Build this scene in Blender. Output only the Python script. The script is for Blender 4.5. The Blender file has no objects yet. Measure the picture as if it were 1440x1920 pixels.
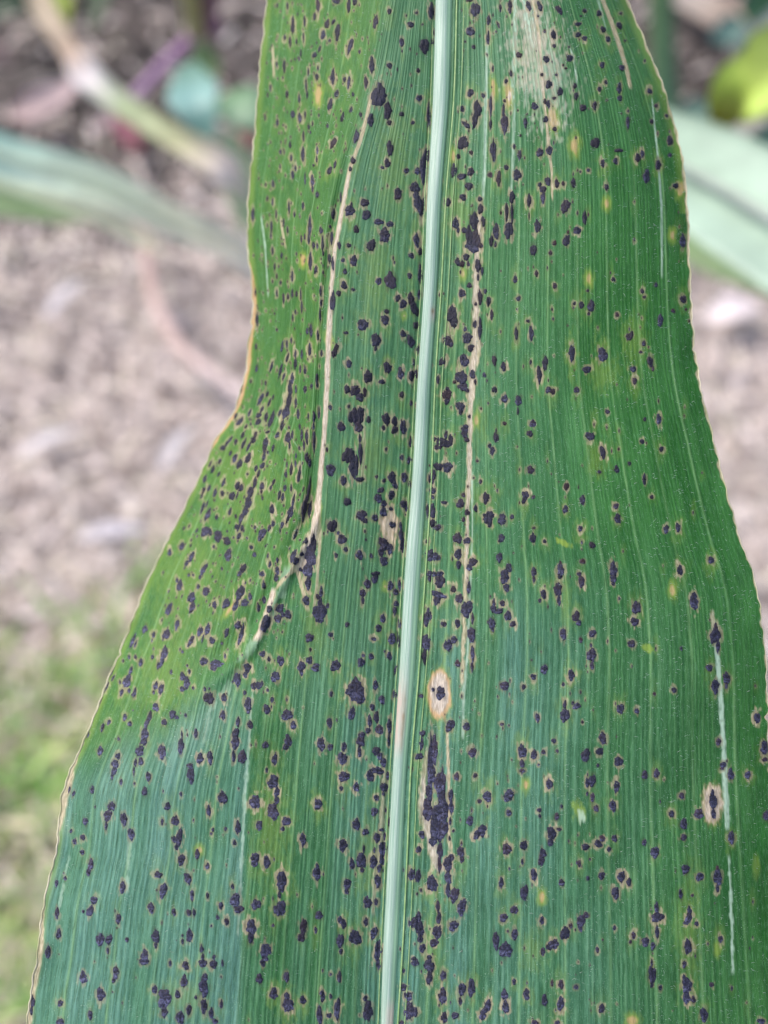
import bpy, math, random
import numpy as np
from mathutils import Vector
random.seed(7); rng = np.random.default_rng(7)
sc = bpy.context.scene
R = math.radians

# ------------------------------------------------------------------ camera
PITCH = R(58.0); CAMZ = 0.75; FOC = 0.138
VH = 0.9326                                   # height of the view at 1 m
cam = bpy.data.cameras.new('camera'); camo = bpy.data.objects.new('camera', cam)
sc.collection.objects.link(camo); sc.camera = camo
camo.location = (0, 0, CAMZ); camo.rotation_euler = (math.pi/2 - PITCH, 0, 0)
cam.sensor_fit = 'VERTICAL'; cam.sensor_height = 24.0; cam.lens = 24.0/VH
cam.clip_start = 0.01; cam.clip_end = 200
cam.dof.use_dof = True; cam.dof.focus_distance = FOC
cam.dof.aperture_fstop = cam.lens/1000/0.0033     # a 3.3 mm opening
CO = np.array([0, 0, CAMZ]); RI = np.array([1.0, 0, 0])
FW = np.array([0, math.cos(PITCH), -math.sin(PITCH)]); UP = np.array([0, math.sin(PITCH), math.cos(PITCH)])

# ------------------------------------------------------------------ light
w = bpy.data.worlds.new('World'); sc.world = w; w.use_nodes = True
nt = w.node_tree; bg = nt.nodes['Background']
sky = nt.nodes.new('ShaderNodeTexSky'); sky.sky_type = 'NISHITA'; sky.sun_disc = False
SUN_EL, SUN_AZ = R(56), R(-62)                # azimuth clockwise from +Y: light from the left, ahead
sky.sun_elevation = SUN_EL; sky.sun_rotation = SUN_AZ
sky.air_density = 1.0; sky.dust_density = 3.5; sky.ozone_density = 1.2
nt.links.new(sky.outputs[0], bg.inputs[0]); bg.inputs[1].default_value = 0.13
sl = bpy.data.lights.new('sun', 'SUN'); sl.energy = 1.5; sl.angle = R(22); sl.color = (1.0, 0.955, 0.9)
so = bpy.data.objects.new('sun', sl); sc.collection.objects.link(so)
sd = Vector((math.sin(SUN_AZ)*math.cos(SUN_EL), math.cos(SUN_AZ)*math.cos(SUN_EL), math.sin(SUN_EL)))
so.rotation_euler = sd.to_track_quat('Z', 'Y').to_euler(); so.location = (-1, 1, 3)
vs = sc.view_settings; vs.view_transform = 'Standard'; vs.look = 'None'; vs.gamma = 1; vs.exposure = 1.02
vs.use_curve_mapping = False

# ------------------------------------------------------------------ helpers
def at(px, py, z):
    px = np.asarray(px, float); py = np.asarray(py, float); z = np.asarray(z, float)
    X = (px-720)/1920*VH*z; Y = (960-py)/1920*VH*z
    return CO + X[..., None]*RI + Y[..., None]*UP + z[..., None]*FW
def gz(px, py, lift=0.0):
    """depth at which the ray through a picture point comes down to the ground"""
    v = (960-np.asarray(py, float))/1920*VH
    return (CAMZ-lift)/(math.sin(PITCH)-v*math.cos(PITCH))
def gat(px, py, lift=0.0):
    return at(px, py, gz(px, py, lift))
def hermite(xs, ys, x):
    xs = np.asarray(xs, float); ys = np.asarray(ys, float); x = np.asarray(x, float)
    d = np.gradient(ys, xs) if ys.ndim == 1 else np.gradient(ys, xs, axis=0)
    i = np.clip(np.searchsorted(xs, x)-1, 0, len(xs)-2)
    h = xs[i+1]-xs[i]; t = (x-xs[i])/h
    o = (t < 0) | (t > 1)
    tc = np.clip(t, 0, 1)
    r = (2*tc**3-3*tc**2+1)*ys[i] + (tc**3-2*tc**2+tc)*h*d[i] + (-2*tc**3+3*tc**2)*ys[i+1] + (tc**3-tc**2)*h*d[i+1]
    return r + np.where(t < 0, t*h*d[i], 0) + np.where(t > 1, (t-1)*h*d[i+1], 0)
def sstep(a, b, x):
    t = np.clip((x-a)/(b-a), 0, 1); return t*t*(3-2*t)
def mesh_np(name, verts, faces, mat=None, parent=None, smooth=True):
    me = bpy.data.meshes.new(name)
    verts = np.asarray(verts, np.float32); faces = np.asarray(faces, np.int32)
    k = faces.shape[1]
    me.vertices.add(len(verts)); me.vertices.foreach_set('co', verts.ravel())
    me.loops.add(faces.size); me.loops.foreach_set('vertex_index', faces.ravel())
    me.polygons.add(len(faces)); me.polygons.foreach_set('loop_start', np.arange(0, faces.size, k, dtype=np.int32))
    me.polygons.foreach_set('use_smooth', np.full(len(faces), smooth))
    me.update(calc_edges=True); me.validate()
    o = bpy.data.objects.new(name, me); sc.collection.objects.link(o)
    if mat: me.materials.append(mat)
    if parent: o.parent = parent
    return o
def color_attr(o, name, arr):
    a = o.data.attributes.new(name, 'FLOAT_COLOR', 'POINT')
    b = np.ones((len(arr), 4), np.float32); b[:, :arr.shape[1]] = arr
    a.data.foreach_set('color', b.ravel())
def tag(o, label=None, cat=None, group=None, kind=None):
    if label: o['label'] = label
    if cat: o['category'] = cat
    if group: o['group'] = group
    if kind: o['kind'] = kind
    return o
def grid_faces(nr, nc):
    i = np.arange(nr-1)[:, None]*nc + np.arange(nc-1)[None, :]
    return np.stack([i, i+nc, i+nc+1, i+1], -1).reshape(-1, 4)

class NT:
    """small node-writing helper"""
    def __init__(s, name):
        s.m = bpy.data.materials.new(name); s.m.use_nodes = True; s.t = s.m.node_tree; s.t.nodes.clear()
        s.out = s.n('ShaderNodeOutputMaterial')
    def n(s, ty, **kw):
        nd = s.t.nodes.new(ty)
        for k, v in kw.items(): setattr(nd, k, v)
        return nd
    def l(s, a, b): s.t.links.new(a, b)
    def put(s, sock, v):
        if hasattr(v, 'is_linked') or isinstance(v, bpy.types.NodeSocket): s.l(v, sock)
        else: sock.default_value = v
    def math(s, op, a, b=0.0, c=None):
        nd = s.n('ShaderNodeMath', operation=op); s.put(nd.inputs[0], a); s.put(nd.inputs[1], b)
        if c is not None: s.put(nd.inputs[2], c)
        return nd.outputs[0]
    def mix(s, f, a, b, mode='MIX'):
        nd = s.n('ShaderNodeMix', data_type='RGBA', blend_type=mode)
        s.put(nd.inputs[0], f)
        for i, v in ((6, a), (7, b)):
            if isinstance(v, tuple): nd.inputs[i].default_value = (*v, 1) if len(v) == 3 else v
            else: s.l(v, nd.inputs[i])
        return nd.outputs[2]
    def noise(s, vec, scale, detail=3, rough=0.55):
        nd = s.n('ShaderNodeTexNoise'); nd.inputs['Scale'].default_value = scale
        nd.inputs['Detail'].default_value = detail; nd.inputs['Roughness'].default_value = rough
        if vec is not None: s.l(vec, nd.inputs['Vector'])
        return nd.outputs['Fac']
    def ramp(s, f, a, b):
        nd = s.n('ShaderNodeMapRange', interpolation_type='SMOOTHSTEP')
        s.put(nd.inputs[0], f); nd.inputs[1].default_value = a; nd.inputs[2].default_value = b
        return nd.outputs[0]
    def attr(s, name): return s.n('ShaderNodeAttribute', attribute_name=name)
    def scale(s, vec, xyz):
        nd = s.n('ShaderNodeVectorMath', operation='MULTIPLY'); s.l(vec, nd.inputs[0]); nd.inputs[1].default_value = xyz
        return nd.outputs[0]

# ------------------------------------------------------------------ the leaf's shape
EY = [0,60,150,250,360,460,520,580,640,700,740,770,795,820,870,920,970,1020,1080,1130,1180,1230,1280,1330,1380,1440,1490,1540,1590,1640,1690,1740,1800,1860,1920,1990]
EL = [500,494,485,478,467,465,471,474,467,460,450,440,424,407,385,362,337,312,281,261,242,221,201,181,162,134,117,111,106,95,83,76,69,58,51,43]
RY = [0,40,80,150,200,250,300,360,460,560,620,720,770,820,870,920,970,1020,1080,1130,1180,1230,1280,1400,1500,1700,1920]
RX = [1176,1193,1210,1239,1255,1269,1280,1287,1292,1296,1300,1313,1324,1337,1349,1362,1376,1391,1413,1424,1430,1436,1438,1441,1446,1460,1476]
KY = [0,150,320,480,640,800,980,1100,1300,1600,1920]
KX = [735,706,657,627,613,607,594,578,556,531,506]
MY = [0,180,360,540,720,900,1080,1260,1440,1620,1800,1920]
ML = [816,811,801,794,782,772,758,748,736,726,717,713]
MW = [34,33,29,27,27,29,32,31,28,29,29,26]
SK, SM = -0.36, 0.024
def curves(y):
    l = hermite(EY, EL, y); k = hermite(KY, KX, y); m0 = hermite(MY, ML, y); m1 = m0+hermite(MY, MW, y); r = hermite(RY, RX, y)
    return l, k, m0, m1, r
def px_of(s, y):
    l, k, m0, m1, r = curves(y)
    return np.where(s < SK, l+(s+1)/(SK+1)*(k-l), np.where(s < -SM, k+(s-SK)/(-SM-SK)*(m0-k),
           np.where(s < SM, m0+(s+SM)/(2*SM)*(m1-m0), m1+(s-SM)/(1-SM)*(r-m1))))
def s_of(x, y):
    l, k, m0, m1, r = curves(y)
    return np.where(x < k, -1+(x-l)/(k-l)*(SK+1), np.where(x < m0, SK+(x-k)/(m0-k)*(-SM-SK),
           np.where(x < m1, -SM+(x-m0)/(m1-m0)*2*SM, SM+(x-m1)/(r-m1)*(1-SM))))
DS = [-1.0, -0.82, -0.62, -0.42, -0.22, 0.0, 0.3, 0.62, 0.85, 1.0]
DY = [-120, 300, 640, 860, 1060, 1220, 1400, 1640, 2040]
DD = np.array([  # mm beyond the focus distance, rows follow DY
    [17, 12.5, 8.0, 3.9, 4.0, 4.6, 3.5, 3.0, 7.0, 13.0],
    [16, 11.5, 7.0, 2.4, 2.4, 3.4, 2.0, 1.5, 4.5,  9.0],
    [15, 11.0, 6.0, 1.0, 1.2, 2.6, 1.0, 0.2, 1.5,  4.5],
    [15, 10.5, 5.5, 0.6, 0.6, 2.6, 0.2,-0.8, 0.0,  2.5],
    [14,  9.5, 5.2, 1.0, 0.6, 2.0,-0.4,-1.4,-0.6,  1.8],
    [11,  6.8, 3.6, 1.6, 0.6, 1.2,-1.0,-1.6,-0.6,  2.0],
    [ 4.2, 1.6, 0.2, 0.0, 0.0, 0.8,-1.4,-1.6, 0.0,  2.8],
    [ 1.5,-1.2,-2.2,-2.0,-1.0, 0.2,-1.8,-1.6, 0.4,  3.6],
    [ 0.0,-3.2,-4.4,-3.8,-2.2,-0.8,-2.4,-2.0, 0.4,  4.2]])
SD_ = np.linspace(-1.15, 1.15, 240)
DROW = np.stack([hermite(DS, DD[i], SD_) for i in range(len(DY))])      # rows smoothed across
def lines(s):
    """fine parallel veins: height 0..1, periodic across the blade"""
    n = 58
    a = np.abs(s)
    p = 0.5+0.5*np.cos(2*np.pi*(a*n + 0.45*np.sin(a*31) + 0.30*np.sin(a*83+1) + 0.15*np.sin(a*171)))
    q = a*8.7+0.10; mj = np.exp(-((q-np.round(q))/0.030)**2)
    return p, mj
BX = [0, 110, 180, 300, 380, 430, 480, 510, 545, 590, 640]; BYY = [1480, 1440, 1415, 1350, 1295, 1255, 1205, 1135, 1065, 985, 900]
def bend(x): return np.interp(x, BX, BYY)
def depth(s, y):
    s = np.asarray(s, float); y = np.broadcast_to(np.asarray(y, float), s.shape)
    fi = (np.clip(s, -1.14, 1.14)+1.15)/2.3*(len(SD_)-1); i0 = np.clip(fi.astype(int), 0, len(SD_)-2); f = fi-i0
    yk = np.asarray(DY, float)
    g = np.gradient(DROW, yk, axis=0)
    j = np.clip(np.searchsorted(yk, y)-1, 0, len(yk)-2); h = yk[j+1]-yk[j]; t = np.clip((y-yk[j])/h, 0, 1)
    def smp(A, jj): return A[jj, i0]*(1-f)+A[jj, i0+1]*f
    d = (2*t**3-3*t**2+1)*smp(DROW, j)+(t**3-2*t**2+t)*h*smp(g, j)+(-2*t**3+3*t**2)*smp(DROW, j+1)+(t**3-t**2)*h*smp(g, j+1)
    p, mj = lines(s)
    near = np.exp(-(np.abs(s)/0.16)**2)
    amp = 0.028+0.03*near
    amp = amp*np.where(s < 0, .45+.55*sstep(500, 1000, y), 1.0)
    d = d - amp*(p-0.5)*2*sstep(1.0, 0.9, np.abs(s)) - 0.03*mj
    # gentle cockling of the blade, and the pinched fold beside the dead vein
    d += 0.22*np.sin(y/95.0+3.1*s)*np.sin(s*7.3+y/310.0)*sstep(0.02, 0.3, np.abs(s))
    d += 0.10*np.sin(y/37.0+9*s+2*np.sin(y/140))*np.sin(s*17+1.3)
    d += 0.75*np.exp(-((s+0.40)/0.035)**2)*sstep(1200, 1000, y)*sstep(150, 400, y)
    d += 0.12*np.exp(-((s-0.033)/0.013)**2) + 0.5*np.exp(-((s+0.034)/0.013)**2)*0.6
    xx = px_of(s, y); q = y-bend(xx)
    d += (-0.75*np.exp(-(q/20)**2)+0.55*np.exp(-((q+42)/26)**2))*sstep(330, 470, xx)*sstep(610, 585, xx)
    d += (-0.25*np.exp(-(q/30)**2))*sstep(460, 330, xx)
    wav = 0.35*np.sin(y/33.0+1.0)+0.2*np.sin(y/17.0)
    d += wav*sstep(0.94, 1.0, np.abs(s))
    return FOC + d*0.001
def surf(x, y):
    return at(x, y, depth(s_of(x, y), y))
def nrm(x, y, e=1.5):
    a = surf(x+e, y)-surf(x-e, y); b = surf(x, y+e)-surf(x, y-e)
    n = np.cross(b, a); n /= np.linalg.norm(n, axis=-1, keepdims=True)+1e-20
    f = np.sign(-(n@FW)); return n*f[..., None]

NC = 640
ys = np.concatenate([np.linspace(-900, -62, 40), np.linspace(-60, 1980, 1040), np.linspace(1985, 3100, 60)]); NR = len(ys); sv = np.linspace(-1, 1, NC)
S, Y = np.meshgrid(sv, ys); 
PX = px_of(S, Y)
def ragged(s, y):
    j = 1.0*np.sin(y/11.0+2*np.sin(y/47))+.8*np.sin(y/4.7+1.5*np.sin(y/23))
    j = j-6.0*np.exp(-((y-1345)/5)**2)*(s > 0)-4.5*np.exp(-((y-655)/4)**2)*(s > 0)+5*np.exp(-((y-1228)/5)**2)*(s < 0)+4*np.exp(-((y-612)/4)**2)*(s < 0)
    return j*sstep(.985, 1.0, np.abs(s))
V = at(PX+ragged(S, Y), Y, depth(S, Y)).reshape(-1, 3)

# ------------------------------------------------------------------ pigments and painted light on the blade
tan = np.zeros((NR, NC)); yel = np.zeros((NR, NC)); pale = np.zeros((NR, NC)); org = np.zeros((NR, NC))
def vnoise(x, y, seed):
    r = np.random.default_rng(seed); G = r.random((64, 64))
    xi = np.floor(x).astype(int); yi = np.floor(y).astype(int); fx = x-xi; fy = y-yi
    fx = fx*fx*(3-2*fx); fy = fy*fy*(3-2*fy)
    g = lambda a, b: G[a % 64, b % 64]
    return (g(xi, yi)*(1-fx)+g(xi+1, yi)*fx)*(1-fy)+(g(xi, yi+1)*(1-fx)+g(xi+1, yi+1)*fx)*fy
N1 = vnoise(PX/6, Y/13, 1); N2 = vnoise(PX/2.5, Y/7, 2); N3 = vnoise(S*95, Y/60, 3)
def window(cx, cy, rx, ry):
    r0 = int(np.searchsorted(ys, cy-ry))-1; r1 = int(np.searchsorted(ys, cy+ry))+1
    r0 = max(r0, 0); r1 = min(r1, NR)
    if r1 <= r0: return None
    sa = s_of(np.array([cx-rx, cx+rx], float), np.array([cy, cy], float))
    pad = 6
    c0 = max(int((sa[0]+1)/2*(NC-1))-pad, 0); c1 = min(int((sa[1]+1)/2*(NC-1))+pad, NC)
    if c1 <= c0: return None
    return slice(r0, r1), slice(c0, c1)
def blob(ch, cx, cy, w_, h_, tilt=0, val=1.0, soft=0.35, jag=0.35, shape=2.0):
    """elliptical patch in picture units on the blade, ragged along the veins"""
    W = window(cx, cy, w_/2*1.8+h_/2*abs(math.sin(R(tilt)))*1.6+4, h_/2*1.7+4)
    if W is None: return
    x = PX[W]-cx; y = cy-Y[W]; a = R(tilt)
    u = x*math.cos(a)-y*math.sin(a); v = x*math.sin(a)+y*math.cos(a)
    q = (np.abs(u/(w_/2))**shape+np.abs(v/(h_/2))**shape)**(1/shape)
    q = q+(N1[W]-.5)*jag+(N2[W]-.5)*jag
    ch[W] = np.maximum(ch[W], val*(1-sstep(1-soft, 1+soft, q)))
def streak(ch, pts, val=1.0, jag=0.5):
    pts = np.array(pts, float); o = np.argsort(pts[:, 1]); pts = pts[o]
    r0 = int(np.searchsorted(ys, pts[0, 1])); r1 = int(np.searchsorted(ys, pts[-1, 1]))
    yy = ys[r0:r1]; cx = np.interp(yy, pts[:, 1], pts[:, 0])[:, None]; ww = np.interp(yy, pts[:, 1], pts[:, 2])[:, None]/2
    jag = jag*1.5 if ch is pale else jag
    if ch is pale: ww = ww*.72; val = val*(.45+.75*N2[r0:r1])
    q = np.abs(PX[r0:r1]-cx)/ww + (N1[r0:r1]-.5)*jag+(N2[r0:r1]-.5)*jag*.6
    end = sstep(pts[0, 1]-1, pts[0, 1]+14, yy)*sstep(pts[-1, 1]+1, pts[-1, 1]-14, yy)
    ch[r0:r1] = np.maximum(ch[r0:r1], val*(1-sstep(0.6, 1.3, q))*end[:, None])

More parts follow.
